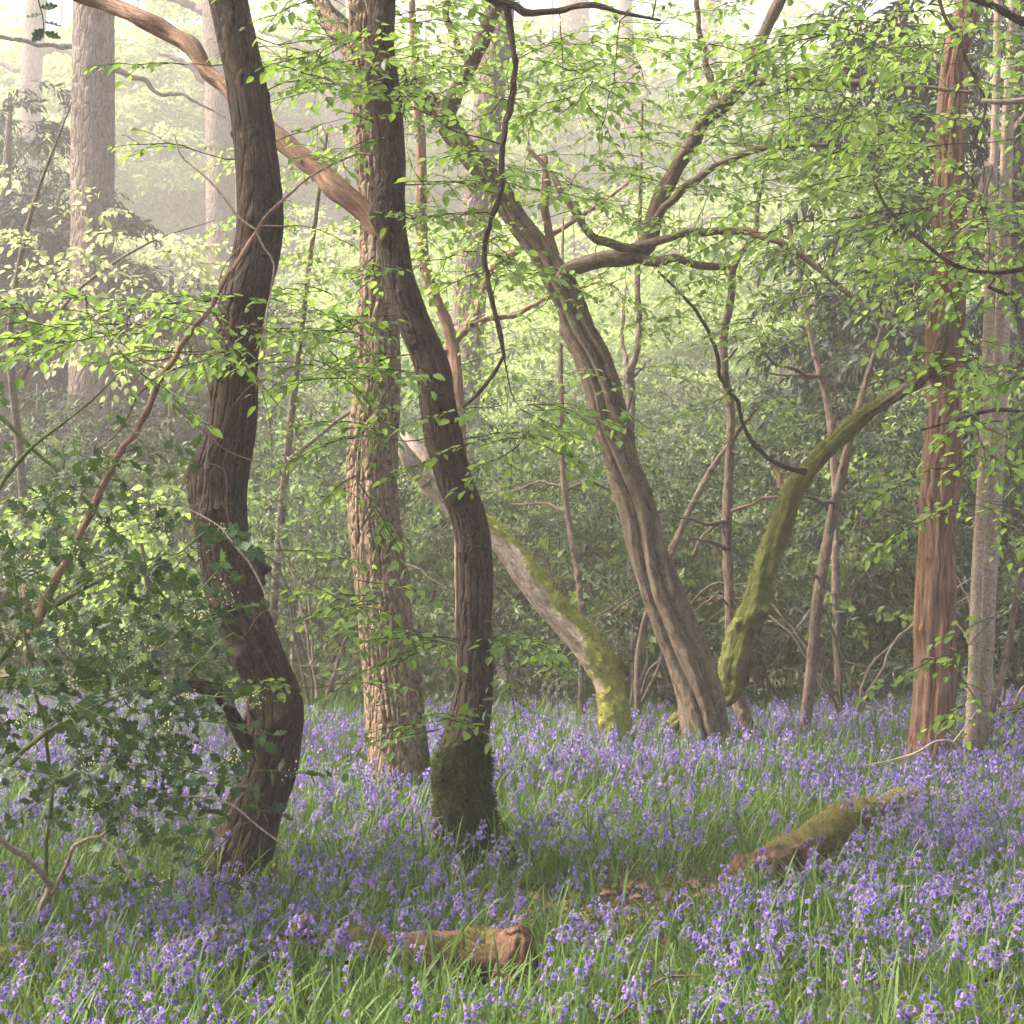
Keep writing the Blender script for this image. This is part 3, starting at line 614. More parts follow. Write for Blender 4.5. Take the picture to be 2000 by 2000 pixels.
# ---- C: leaning hornbeam of twisted strands, with crooked limbs
dC = 9.15
C_pts = [(1392, 1482, 84), (1386, 1463, 82), (1370, 1372, 86), (1348, 1300, 87), (1305, 1193, 82), (1268, 1085, 72), (1240, 976, 66), (1215, 904, 64), (1195, 831, 67), (1178, 759, 68), (1151, 686, 67), (1133, 652, 64), (1107, 580, 60), (1085, 543, 56), (1066, 507, 53), (1012, 435, 53), (965, 362, 52), (908, 290, 52), (852, 217, 50), (800, 165, 46), (740, 110, 42), (660, 40, 38), (560, -60, 32), (430, -200, 24)]
tC = empty('hornbeam_tree', ground_at(1392, 1482), 'leaning hornbeam of twisted fluted strands with a crooked side limb', 'tree')
_, PC, VC, NC, msC = trunk(tC, ctrl(C_pts, dC), 560, 112, 'hornbeam_grey', d_strands(7, 0.66, 0.5, 0.15, 1.0, [(W(1105, 535, dC - .05), 0.03, 0.07)]), lambda V, N, s: np.clip(0.1 + 0.3 * N[..., 2] + 0.12 * (V[..., 2] - 2.2), 0, 0.42))
kw = dict(mt='hornbeam_grey', seg=22)
sd3 = lambda a: d_strands(3, 0.18, 2.0, 0, a)
brC1 = branch(tC, [(1092, 552, 36, 9.1), (1112, 528, 36, 9.05), (1140, 515, 34, 9.0), (1175, 506, 33, 8.95), (1212, 502, 34, 8.9), (1240, 494, 36, 8.9), (1262, 478, 34, 8.9), (1278, 430, 32, 8.9), (1298, 375, 31, 8.9), (1322, 320, 30, 8.85), (1358, 262, 30, 8.8), (1405, 212, 29, 8.75), (1448, 165, 29, 8.7), (1475, 110, 26, 8.7), (1500, 50, 24, 8.65), (1525, -5, 22, 8.6), (1560, -120, 18, 8.5)], disp=sd3(3), **kw)
brC2 = branch(tC, [(1235, 500, 26, 8.9), (1275, 512, 22, 8.85), (1320, 508, 18, 8.8), (1375, 518, 14, 8.8), (1425, 522, 11, 8.75)], **kw)
brC3 = branch(tC, [(1255, 487, 20, 8.88), (1215, 482, 18, 8.8), (1185, 470, 17, 8.75), (1158, 462, 17, 8.7), (1138, 440, 16, 8.7), (1122, 405, 15, 8.7), (1098, 375, 13, 8.7), (1070, 330, 11, 8.75), (1030, 290, 8, 8.8)], disp=sd3(5), **kw)
brC4 = branch(tC, [(1262, 470, 20, 8.9), (1300, 402, 18, 8.8), (1350, 358, 17, 8.7), (1400, 325, 15, 8.65), (1455, 298, 12, 8.6), (1540, 285, 9, 8.5), (1640, 282, 6, 8.4)], **kw)
brC5 = branch(tC, [(1470, 160, 18, 8.7), (1520, 152, 16, 8.6), (1590, 152, 14, 8.5), (1680, 160, 12, 8.4), (1790, 170, 9, 8.3), (1900, 180, 6, 8.2)], **kw)
brC6 = branch(tC, [(1235, 483, 18, 8.88), (1290, 470, 16, 8.8), (1345, 455, 14, 8.75), (1400, 452, 14, 8.7), (1470, 455, 14, 8.6), (1530, 475, 13, 8.5), (1590, 520, 12, 8.45), (1650, 565, 10, 8.4), (1720, 620, 8, 8.3), (1790, 660, 5, 8.2)], **kw)
brC7 = branch(tC, [(868, 235, 34, 9.1), (885, 190, 33, 9.0), (912, 135, 31, 8.95), (940, 85, 30, 8.9), (962, 30, 28, 8.85), (985, -30, 26, 8.8), (1010, -150, 20, 8.7)], disp=sd3(8), **kw)
brC8 = branch(tC, [(900, 110, 15, 8.9), (890, 70, 14, 8.9), (868, 30, 13, 8.9), (880, -10, 12, 8.9)], **kw)
brC9 = branch(tC, [(1085, 500, 18, 9.2), (1070, 440, 17, 9.2), (1062, 400, 16, 9.2), (1068, 350, 18, 9.2), (1064, 305, 12, 9.2)], mt='dead_red', seg=14, name='dead_limb')
brCa = branch(tC, [(1400, 210, 15, 8.75), (1380, 120, 13, 8.8), (1368, 60, 11, 8.8), (1360, 0, 10, 8.8), (1350, -80, 8, 8.8)], **kw)
mbx = MB(); lvC = Leaves()
tgC = np.concatenate([region(780, 1150, 100, 330, 8.0, 9.6, 36), region(1100, 1450, 140, 400, 8.0, 9.6, 40), region(1350, 1750, 120, 420, 7.6, 9.2, 46), region(1000, 1500, 420, 640, 8.2, 9.4, 22), region(800, 1000, 0, 150, 8.3, 9.4, 14), region(1150, 1500, -20, 150, 8, 9.2, 16), region(1450, 1800, 420, 640, 7.6, 8.8, 14), region(1100, 1300, 640, 900, 8.6, 9.0, 7), region(700, 1000, 330, 560, 8.6, 9.8, 12), region(500, 1700, -500, -60, 7, 10.5, 20)])
grow([PC[190:, :4], brC1, brC2, brC3, brC4, brC5, brC6, brC7, brC8, brCa], tgC, mbx, lvC, 0.056, Ls=(0.28, 0.55), gap=0.047, extra=0.55)
tag(mbx.build('twigs', M['twig'], tC), kind='stuff')
leaves_to_objects(lvC, tC, 'leaf_mid', 'near', 150)

# ---- M: moss covered tree arching to the right
dM = 9.5
M_pts = [(1296, 1470, 46), (1308, 1432, 46), (1340, 1402, 46), (1388, 1380, 46), (1424, 1354, 48), (1432, 1302, 50), (1445, 1250, 52), (1456, 1220, 55), (1470, 1197, 55), (1480, 1157, 46), (1503, 1085, 46), (1530, 1012, 46), (1551, 958, 45), (1582, 915, 44), (1633, 862, 44), (1692, 810, 44), (1752, 770, 42, 9.2), (1800, 740, 38, 8.7), (1832, 698, 33, 8.35), (1850, 640, 29, 8.25), (1866, 560, 27, 8.25), (1885, 470, 25, 8.3), (1915, 380, 23, 8.4), (1965, 280, 21), (2040, 180, 19), (2140, 60, 13)]
tM = empty('hornbeam_tree', ground_at(1308, 1478), 'tree clothed in green moss, arching up to the red-barked trunk', 'tree')
mM = lambda V, N, s: np.clip(1.0 + 0.45 * fbm(V[..., 0] * 6, V[..., 1] * 6, V[..., 2] * 4 + 3, 3) - np.clip(s - 2.0, 0, 9) * 0.4 + 0.35 * N[..., 2] - 0.25 * np.clip(N[..., 0], 0, 1), 0, 1)
oM, PM, VM, NM, msM = trunk(tM, ctrl(M_pts, dM), 460, 88, 'mossy', d_strands(5, 0.34, 1.5, 0.1, 6.0, [(W(1492, 1192, dM - .07), 0.05, 0.03), (W(1465, 1200, dM - .10), 0.045, 0.03), (W(1438, 1218, dM - .08), 0.035, 0.035), (W(1468, 1240, dM - .1), -0.03, 0.03), (W(1480, 1228, dM - .08), 0.03, 0.025), (W(1535, 945, dM - .05), 0.025, 0.06)]), mM, cushion=0.013)
moss_tufts(oM, VM, NM, msM, 16000, 0.014, 'moss_bright')
brM1 = branch(tM, [(1572, 922, 14, 9.4), (1545, 915, 11, 9.35), (1505, 898, 9, 9.3), (1470, 865, 9, 9.25), (1452, 830, 8, 9.2), (1440, 785, 8, 9.15), (1412, 750, 8, 9.1), (1402, 700, 8, 9.05), (1385, 650, 7, 9.0), (1340, 585, 6, 8.95), (1285, 530, 4, 8.9)], mt='hornbeam_dark')
branch(tM, [(1525, 955, 14, 9.55), (1515, 915, 11, 9.6), (1503, 895, 8, 9.6)], mt='dead_red', name='dead_limb')
mbx = MB(); lvM = Leaves()
tgM = np.concatenate([region(1560, 1990, 330, 620, 7.6, 9.4, 26), region(1650, 1990, 0, 330, 7.8, 9.4, 22), region(1350, 1500, 560, 800, 8.8, 9.4, 6), region(1880, 2100, -300, 0, 8, 10, 10)])
grow([PM[220:, :4], brM1], tgM, mbx, lvM, 0.056, Ls=(0.28, 0.5), gap=0.05, extra=0.5)
tag(mbx.build('twigs', M['twig'], tM), kind='stuff')
leaves_to_objects(lvM, tM, 'leaf_mid', 'near', 120)

# ---- F: pale trunk leaning left, moss on its back and foot
dF = 9.25
F_pts = [(1216, 1482, 55), (1210, 1455, 57), (1200, 1409, 61), (1190, 1336, 57), (1172, 1296, 68), (1146, 1258, 77), (1110, 1220, 77), (1072, 1178, 74), (1025, 1117, 70), (985, 1066, 66), (930, 1020, 68), (875, 975, 72), (842, 935, 70), (818, 895, 55), (797, 862, 31), (786, 842, 11)]
tF = empty('snapped_tree', ground_at(1216, 1482), 'bleached snapped trunk leaning left with yellow-green moss along its back', 'tree')
def mF(V, N, s):
    up = N[..., 2] * 0.5 + N[..., 0] * 0.75
    return np.clip(0.15 + up * 0.75 + np.clip(0.85 - V[..., 2], 0, 0.5) * 2.2 - np.clip(s - 1.9, 0, 2) * 0.5 + 0.4 * fbm(V[..., 0] * 7, V[..., 1] * 7, V[..., 2] * 7, 2), 0, 1)
oF, PFt, VF, NF, msF = trunk(tF, ctrl(F_pts, dF), 330, 88, 'pale_wood', d_strands(4, 0.28, 0.8, 0.15, 3.0), mF, cushion=0.014)
moss_tufts(oF, VF, NF, msF, 12000, 0.015, 'moss_bright')
branch(tF, [(835, 940, 40, 9.2), (800, 905, 36, 9.15), (780, 865, 24, 9.1), (770, 840, 12, 9.1)], mt='pale_wood', seg=18, name='broken_stub')

# ---- R: red fibrous trunk on the right
dR = 8.55
R_pts = [(1815, 1512, 104), (1820, 1470, 90), (1822, 1445, 82), (1826, 1372, 74), (1827, 1300, 73), (1827, 1230, 73), (1830, 1121, 69), (1833, 1012, 65), (1835, 958, 72), (1842, 867, 66), (1843, 813, 62), (1843, 722, 64), (1847, 616, 66), (1852, 471, 58), (1853, 326, 52), (1858, 217, 50), (1868, 108, 46), (1896, 0, 46), (1930, -150, 40), (1960, -500, 28)]
tR = empty('red_barked_tree', ground_at(1815, 1512), 'straight tree with red-brown stringy bark and knots, beside the pale twin stems', 'tree')
R_b = [(W(1812, 1292, dR - .08), 0.022, 0.035), (W(1800, 1230, dR - .06), 0.022, 0.03), (W(1812, 1085, dR - .08), 0.016, 0.025), (W(1800, 970, dR - .05), 0.02, 0.05), (W(1845, 880, dR - .08), 0.012, 0.03), (W(1835, 540, dR - .08), 0.012, 0.03)]
oR, *_ = trunk(tR, ctrl(R_pts, dR), 460, 120, 'red', d_ridged(1 / 0.028, 1 / 0.7, 0.018, 8.0, 0.4, 0.06, R_b))
mbk = MB(); kp = hermite(np.array([np.append(W(1812 + 13 * math.cos(a), 1292 + 6 * math.sin(a), dR - .135), 0.006) for a in np.linspace(0, 6.28, 14)]), 28); tube(mbk, kp[:, :3], 0.008, 6); mbk.build('knot', M['red'], oR)

# ---- T: twin smooth pale stems
tT = empty('twin_stemmed_tree', ground_at(1900, 1500), 'pair of slim smooth pale stems close to the picture edge', 'tree')
trunk(tT, ctrl([(1890, 1502, 34), (1896, 1440, 26), (1902, 1302, 22), (1908, 1121, 22), (1920, 940, 23), (1926, 800, 22), (1930, 650, 20), (1936, 450, 18), (1945, 200, 16), (1950, -80, 12)], 8.75), 160, 24, 'smooth_pale', d_hornbeam(2, 0.04, 0.3, (), 0.01, 2.0), name='stem')
trunk(tT, ctrl([(1908, 1505, 36), (1916, 1440, 30), (1925, 1302, 29), (1933, 1121, 29), (1944, 940, 29), (1952, 780, 30), (1957, 650, 30), (1962, 450, 26), (1970, 200, 22), (1985, -80, 16)], 8.8), 160, 28, 'smooth_pale', d_hornbeam(2, 0.04, 0.3, (), 0.01, 5.0), name='stem')
tT2 = empty('leaning_sapling', ground_at(1915, 1480), 'thin brown sapling leaning out of the picture past the twin stems', 'tree')
trunk(tT2, ctrl([(1915, 1485, 16), (1928, 1420, 14), (1945, 1360, 14), (1962, 1300, 14), (1975, 1230, 13), (1992, 1130, 12), (2030, 1000, 10), (2090, 820, 7)], 8.6), 80, 12, 'thin_red')

# ---- S: thin trunks between
def thin(name, label, pts, d, mt, stubs=(), seg=20):
    t = empty(name, ground_at(pts[0][0], pts[0][1]) if pts[0][1] > 1180 else W(pts[0][0], pts[0][1], d), label, 'tree')
    kb = [(p, abs(a) * .9, g * .8) for p, a, g in knots(pts, d, 22)]
    trunk(t, ctrl(pts, d), 260, seg, mt, d_hornbeam(3, 0.12, 1.6, kb, 0.12, rng.uniform(0, 40)), sink=0.2 if pts[0][1] > 1180 else 0)
    for s in stubs: branch(t, [tuple(q) + (d + 0.15 * k * (1 if s[0][0] < 1400 else -1),) for k, q in enumerate(s)], mt=mt, seg=8, jit=0.02, name='dead_limb')
    return t
thin('dead_tree', 'slender pale dead tree with snapped side stubs behind the mossy arch', [(1545, 1492, 44), (1503, 1466, 36), (1468, 1432, 34), (1448, 1385, 30), (1434, 1320, 24), (1426, 1230, 20), (1424, 1157, 20), (1420, 1012, 20), (1424, 904, 18), (1427, 795, 17), (1414, 722, 17), (1414, 652, 16), (1428, 580, 15), (1432, 525, 15), (1452, 488, 13), (1474, 455, 12), (1480, 400, 10), (1495, 330, 8), (1510, 250, 5)], 9.7, 'thin_red',
     [[(1420, 1020, 9), (1380, 1018, 7), (1340, 1012, 5), (1318, 1008, 3)], [(1420, 1075, 9), (1385, 1060, 7), (1345, 1052, 3)], [(1425, 1000, 9), (1460, 985, 7), (1490, 970, 6), (1522, 968, 4)], [(1408, 1020, 8), (1375, 1050, 6), (1352, 1085, 4)], [(1432, 860, 9), (1455, 825, 8), (1475, 800, 6)], [(1418, 700, 7), (1440, 680, 4)], [(1428, 880, 6), (1445, 878, 4)], [(1424, 1180, 6), (1400, 1172, 3)]])
thin('dead_tree', 'thin dark-red dead trunk leaning right, crossing behind the mossy arch', [(1566, 1497, 28), (1570, 1445, 23), (1577, 1372, 23), (1585, 1302, 23), (1595, 1193, 22), (1612, 1085, 21), (1624, 1012, 20), (1636, 960, 22), (1651, 895, 16), (1668, 830, 14), (1690, 750, 12), (1720, 650, 9), (1745, 540, 5)], 9.8, 'thin_red',
     [[(1634, 985, 9), (1605, 975, 8), (1578, 972, 6)], [(1640, 955, 5), (1655, 962, 3)], [(1598, 1125, 6), (1575, 1122, 3)]])
thin('dead_tree', 'crooked bare stem standing behind the arching mossy trunk', [(1640, 1440, 14), (1632, 1200, 14), (1628, 900, 14), (1622, 830, 14), (1614, 780, 13), (1600, 725, 12), (1580, 640, 10), (1562, 540, 8), (1540, 440, 5)], 11.0, 'thin_red',
     [[(1604, 735, 9), (1575, 732, 8), (1540, 718, 7), (1510, 705, 6), (1490, 680, 6), (1478, 650, 5), (1478, 625, 3)], [(1570, 735, 6), (1520, 733, 4), (1480, 731, 3)], [(1630, 840, 6), (1636, 790, 4), (1630, 750, 3)]])
thin('dead_tree', 'bare slanting pole in the thicket, left of the slender dead tree', [(1255, 1230, 14), (1306, 1090, 15), (1345, 1000, 14), (1400, 900, 12), (1440, 845, 10), (1478, 798, 7)], 10.8, 'thin_red')
thin('dead_tree', 'thin upright pole crossed by dead twigs behind the fluted trunk', [(1135, 1380, 12), (1130, 1130, 12), (1115, 1040, 12), (1105, 980, 12), (1098, 900, 11), (1097, 800, 10), (1095, 700, 9), (1098, 560, 7), (1100, 420, 4)], 11.2, 'thin_red',
     [[(1108, 1000, 6), (1060, 985, 5), (1000, 985, 3)], [(1104, 960, 7), (1150, 945, 6), (1190, 955, 4)], [(1100, 950, 6), (1050, 940, 5), (990, 965, 3)]])
thin('young_tree', 'young grey tree with an upright fork behind the fluted trunk', [(1240, 1330, 18), (1232, 1000, 18), (1231, 860, 18), (1232, 780, 18), (1230, 725, 19), (1240, 700, 14), (1247, 660, 13), (1245, 560, 11), (1250, 400, 8), (1255, 200, 5)], 12.0, 'far_bark',
     [[(1230, 722, 10), (1222, 690, 8), (1218, 640, 6), (1222, 560, 4)], [(1232, 740, 7), (1262, 705, 4)], [(1228, 745, 7), (1205, 728, 4)]])
thin('young_tree', 'pinkish slim trunk with a bent top behind the brown hornbeam', [(905, 1360, 26), (900, 1100, 25), (895, 800, 25), (885, 680, 25), (868, 620, 24), (845, 570, 23), (828, 510, 23), (823, 420, 22), (823, 330, 21), (820, 250, 19), (812, 130, 16), (800, -60, 12)], 10.6, 'dead_red',
     [[(868, 690, 18), (900, 655, 17), (925, 615, 16), (936, 570, 15), (965, 515, 15), (1010, 492, 14), (1060, 468, 12), (1140, 420, 9), (1250, 340, 5)], [(922, 635, 12), (960, 620, 11), (1010, 612, 10), (1065, 588, 8), (1170, 550, 5)]])

oak_shade_crown()
# ---------------------------------------------------------------- hanging dead branch across the left trunk
def dead_branch():
    t = empty('dead_branch', W(105, 1150, 4.9), 'long reddish dead branch slanting across the dark left trunk, propped in the holly', 'branch')
    kw = dict(mt='dead_red', seg=10)
    B0 = branch(t, [(60, 1240, 18.7, 4.75), (105, 1146, 17.2, 4.8), (138, 1085, 16.4, 4.83), (175, 1010, 15.6, 4.86), (217, 925, 14.8, 4.9), (261, 846, 14.0, 4.93), (326, 726, 12.5, 4.97), (348, 692, 11.7, 4.98), (377, 650, 11.7, 5.0), (417, 594, 10.1, 5.03), (460, 520, 9.4, 5.06), (500, 449, 8.6, 5.1), (522, 420, 7.0, 5.1), (560, 380, 5.5, 5.12), (598, 348, 4.7, 5.14), (650, 320, 3.9, 5.2), (700, 302, 3.1, 5.25), (740, 306, 1.6, 5.3)], name='limb', jit=0.012, **kw)
    for pts in ([(500, 449, 5.5), (470, 428, 5.5), (440, 392, 4.7), (412, 362, 3.9), (385, 330, 3.9), (350, 290, 3.1), (345, 268, 2.3), (330, 254, 1.6)],
                [(500, 450, 4.7), (515, 485, 3.9), (535, 512, 3.9), (530, 560, 3.1), (520, 620, 3.1), (512, 700, 2.3), (500, 760, 2.3)],
                [(415, 600, 4.7), (440, 660, 3.9), (470, 710, 3.1), (505, 740, 3.1), (540, 780, 2.3), (600, 840, 1.6)],
                [(378, 660, 4.7), (400, 720, 3.9), (410, 790, 3.9), (411, 850, 3.1), (406, 900, 3.1), (390, 980, 2.3), (372, 1040, 2.3), (365, 1120, 1.6)],
                [(316, 744, 5.5), (280, 760, 4.7), (250, 820, 3.9), (215, 860, 3.9), (182, 880, 3.1)],
                [(312, 770, 4.7), (360, 810, 3.9), (410, 850, 3.9), (450, 885, 3.1), (500, 902, 2.3)],
                [(350, 692, 3.9), (300, 706, 3.9), (240, 708, 3.1), (150, 705, 1.6)],
                [(505, 442, 3.9), (560, 445, 3.1), (620, 452, 2.3), (690, 480, 1.6)],
                [(480, 470, 3), (440, 520, 2.5), (428, 600, 2), (452, 680, 1.6), (500, 742, 1.5)], [(505, 742, 2.5), (470, 770, 2), (430, 830, 1.8), (412, 900, 1.5)], [(505, 742, 2.5), (520, 800, 2), (528, 900, 1.8), (515, 1000, 1.5), (490, 1080, 1.4)], [(330, 720, 3), (270, 700, 2.5), (200, 640, 2), (150, 600, 1.5)],
                [(402, 905, 3.1), (430, 912, 2.3), (445, 1000, 2.3), (460, 1060, 2.3), (478, 1090, 1.6)]):
        branch(t, [tuple(q) + (5.04 + 0.01 * k,) for k, q in enumerate(pts)], mt='twig_pale' if len(pts) > 6 else 'dead_red', seg=6, name='side_twig', jit=0.012)
dead_branch()

# ---------------------------------------------------------------- holly bushes in front
def blossom_part(parent, pts):
    mb = MB(); ico = np.array([[0, 0, 1], [0.9, 0, 0.1], [0, 0.9, -0.1], [-0.9, 0, 0.1], [0, -0.9, -0.1], [0, 0, -1.0]]); T = np.array([[0, 1, 2], [0, 2, 3], [0, 3, 4], [0, 4, 1], [5, 2, 1], [5, 3, 2], [5, 4, 3], [5, 1, 4]])
    for q in pts:
        k = rng.integers(14, 30); c = q + rng.normal(0, 0.016, (k, 3)); r = rng.uniform(0.0022, 0.004, k)
        mb.add(c[:, None] + ico[None] * r[:, None, None], T=(T[None] + (np.arange(k) * 6)[:, None, None]))
    if pts: tag(mb.build('blossom', M['blossom'], parent), kind='stuff')
tH = empty('holly_bush', ground_at(60, 1810), 'spiny dark holly bush with creamy blossom around the dark left trunk', 'bush')
hs = []
for pts, mt in (([(69, 1800, 15.4, 4.9), (80, 1770, 14.0, 4.85), (94, 1727, 14.0, 4.8), (80, 1700, 12.6, 4.75), (50, 1672, 11.9, 4.7), (11, 1648, 11.9, 4.65), (-60, 1600, 9.8, 4.6), (-160, 1480, 8.4, 4.6)], 'smooth_pale'),
                ([(85, 1758, 11.2, 4.84), (109, 1735, 9.1, 4.8), (123, 1691, 8.4, 4.75), (145, 1655, 7.7, 4.7), (174, 1639, 7.7, 4.7), (199, 1637, 7.0, 4.7), (232, 1615, 5.6, 4.7), (290, 1575, 4.2, 4.7), (340, 1556, 4.2, 4.7), (391, 1553, 4.2, 4.7), (453, 1574, 3.5, 4.7), (507, 1619, 3.5, 4.7), (554, 1651, 2.8, 4.7)], 'smooth_pale'),
                ([(196, 1637, 5.6, 4.7), (228, 1665, 4.9, 4.68), (245, 1700, 4.2, 4.66), (265, 1730, 3.5, 4.66)], 'smooth_pale'),
                ([(-260, 1700, 18.2, 5.0), (-150, 1400, 15.4, 4.9), (-60, 1150, 11.9, 4.8), (0, 960, 9.8, 4.8), (60, 880, 7.7, 4.8), (109, 838, 6.3, 4.8), (180, 780, 4.2, 4.8), (240, 720, 2.8, 4.8)], 'twig_green'),
                ([(-260, 1700, 18.2, 5.0), (-120, 1450, 15.4, 4.9), (0, 1290, 12.6, 4.85), (40, 1230, 10.5, 4.85), (130, 1170, 8.4, 4.85), (220, 1120, 6.3, 4.9), (330, 1080, 4.2, 4.95)], 'twig_green'),
                ([(-80, 760, 10.5, 4.8), (0, 812, 9.8, 4.8), (70, 880, 9.1, 4.8), (150, 960, 7.7, 4.8), (240, 1060, 7.0, 4.85), (330, 1180, 5.6, 4.9), (400, 1290, 4.2, 4.9), (440, 1380, 2.8, 4.9)], 'twig_green'),
                ([(-200, 1750, 16.8, 4.6), (-60, 1560, 14.0, 4.5), (60, 1450, 10.5, 4.5), (170, 1390, 7.7, 4.5), (280, 1340, 5.6, 4.5)], 'twig_green'),
                ([(20, 1090, 4.9, 4.6), (45, 1200, 5.6, 4.6), (70, 1300, 5.6, 4.6), (85, 1400, 6.3, 4.62), (95, 1520, 7.0, 4.7), (92, 1640, 8.4, 4.75), (90, 1730, 9.1, 4.8)], 'twig_green'),
                ([(300, 1040, 5.6, 4.7), (340, 1080, 4.9, 4.65), (400, 1040, 4.2, 4.6)], 'twig_green'),
                ([(360, 990, 3.5, 4.65), (420, 1030, 4.2, 4.65), (470, 1090, 4.2, 4.65), (510, 1150, 3.5, 4.65), (530, 1190, 2.1, 4.65)], 'smooth_pale')):
    hs.append(branch(tH, pts, mt=mt, seg=9, jit=0.012))
mbx = MB(); lvH = Leaves(); bl = []
tgH = np.concatenate([region(-150, 420, 1060, 1320, 4.3, 5.1, 88), region(-150, 440, 1300, 1560, 4.2, 5.0, 96), region(-100, 330, 860, 1080, 4.5, 5.2, 28), region(200, 400, 1450, 1640, 4.4, 5.0, 14), region(430, 520, 1480, 1600, 4.7, 5.0, 5), region(80, 480, 1560, 1740, 4.2, 4.9, 12), region(330, 520, 1000, 1260, 4.55, 4.9, 4), region(-900, -150, 700, 1700, 4.0, 6.5, 60), region(-900, -60, 100, 800, 4.4, 7, 34), region(240, 340, 1300, 1400, 4.5, 4.9, 6)])
grow(hs, tgH, mbx, lvH, 0.052, 'holly', Ls=(0.13, 0.26), extra=0.6, blossoms=bl, rmax=0.007, seg=5)
tag(mbx.build('twigs', M['twig_green'], tH), kind='stuff'); blossom_part(tH, bl)
leaves_to_objects(lvH, tH, 'holly', 'holly', 300)
# hanging holly sprig in the top corner
tHs = empty('holly_sprig', W(78, 10, 4.2), 'dark holly sprig hanging into the upper corner above the misty oak', 'sprig')
mbx = MB(); lvS = Leaves(); P = hermite(np.array([W(60, -60, 4.2), W(76, 5, 4.2), W(84, 35, 4.2), (W(86, 62, 4.2))]), 8); twig(mbx, P, 0.003, 0.0015); mbx.build('stem', M['twig'], tHs)
O, T = along(P, np.array([0.35, 0.45, 0.62, 0.72, 0.85, 0.95, 1.0])); n = len(O); ax = np.array([[-.3, .2, .8], [.3, 0, .9], [.9, .2, .25], [-.9, .1, -.2], [.9, .1, -.1], [-.6, 0, -.7], [.8, .1, -.3]])
lvS.add(O, ax, np.array([[0.2, -0.7, 0.5]] * n) + rng.normal(0, .25, (n, 3)), np.full(n, 0.05)); leaves_to_objects(lvS, tHs, 'holly', 'holly', 300)

# ---------------------------------------------------------------- overhanging hornbeam, its stem out of the picture on the right
tN = empty('hornbeam_tree', (3.4, 6.0, 0), 'near hornbeam boughs with bright leaves hanging in from the right edge', 'tree')
_, PN, *_ = trunk(tN, np.array([[3.4, 6.0, 0, .14], [3.3, 5.95, 1.2, .13], [3.45, 6.0, 2.6, .12], [3.3, 6.1, 4.2, .10], [3.4, 6.2, 6.5, .06]]), 120, 24, 'hornbeam_dark', d_hornbeam(3, 0.06))
nb = []
for pts in ([(2700, 560, 30, 6.0), (2300, 300, 22, 5.9), (2050, 80, 16, 5.8), (1900, -10, 13, 5.7), (1780, -40, 10, 5.7), (1600, -40, 6, 5.7)],
            [(1830, -40, 8, 5.7), (1850, 40, 8, 5.68), (1880, 80, 8, 5.66), (1915, 160, 7, 5.65), (1925, 210, 5, 5.64), (1900, 280, 4, 5.63)],
            [(2700, 700, 28, 6.1), (2350, 560, 20, 6.0), (2100, 500, 14, 5.95), (1980, 520, 10, 5.9), (1880, 525, 9, 5.9), (1800, 470, 8, 5.9), (1730, 400, 7, 5.95), (1700, 340, 5, 6)],
            [(2600, 900, 20, 6.0), (2200, 720, 12, 5.9), (2000, 590, 9, 5.85), (1930, 560, 7, 5.8)],
            [(2500, 1000, 18, 6.0), (2150, 850, 11, 5.9), (1950, 800, 7, 5.8), (1800, 840, 4, 5.8)]):
    nb.append(branch(tN, pts, mt='hornbeam_dark', seg=8, jit=0.02))
branch(tN, [(2400, 260, 20, 5.5), (2150, 205, 17, 5.4), (2040, 192, 15, 5.35), (1975, 198, 12, 5.3), (1945, 200, 11, 5.3), (1918, 196, 8, 5.3)], mt='pale_wood', seg=12, name='dead_limb')
mbx = MB(); lvN = Leaves()
tgN = np.concatenate([region(1420, 2020, -20, 240, 5.1, 6.6, 44), region(1720, 2020, 240, 520, 5.2, 6.6, 24), region(1860, 2020, 500, 760, 5.3, 6.6, 15), region(1780, 1860, 500, 620, 5.6, 6.4, 4), region(1880, 2020, 760, 900, 5.4, 6.4, 8), region(1820, 2020, 900, 1080, 5.5, 6.3, 7), region(1780, 2020, 1080, 1400, 5.6, 6.3, 5), region(1480, 1750, 200, 460, 5.6, 6.6, 12), region(1000, 2300, -800, -40, 4.6, 7.5, 24)])
grow([PN[40:, :4]] + nb, tgN, mbx, lvN, 0.052, Ls=(0.2, 0.42), gap=0.04, extra=0.4, tilt=0.6, drop=0.3)
tag(mbx.build('twigs', M['twig'], tN), kind='stuff')
leaves_to_objects(lvN, tN, 'leaf', 'near', 300)

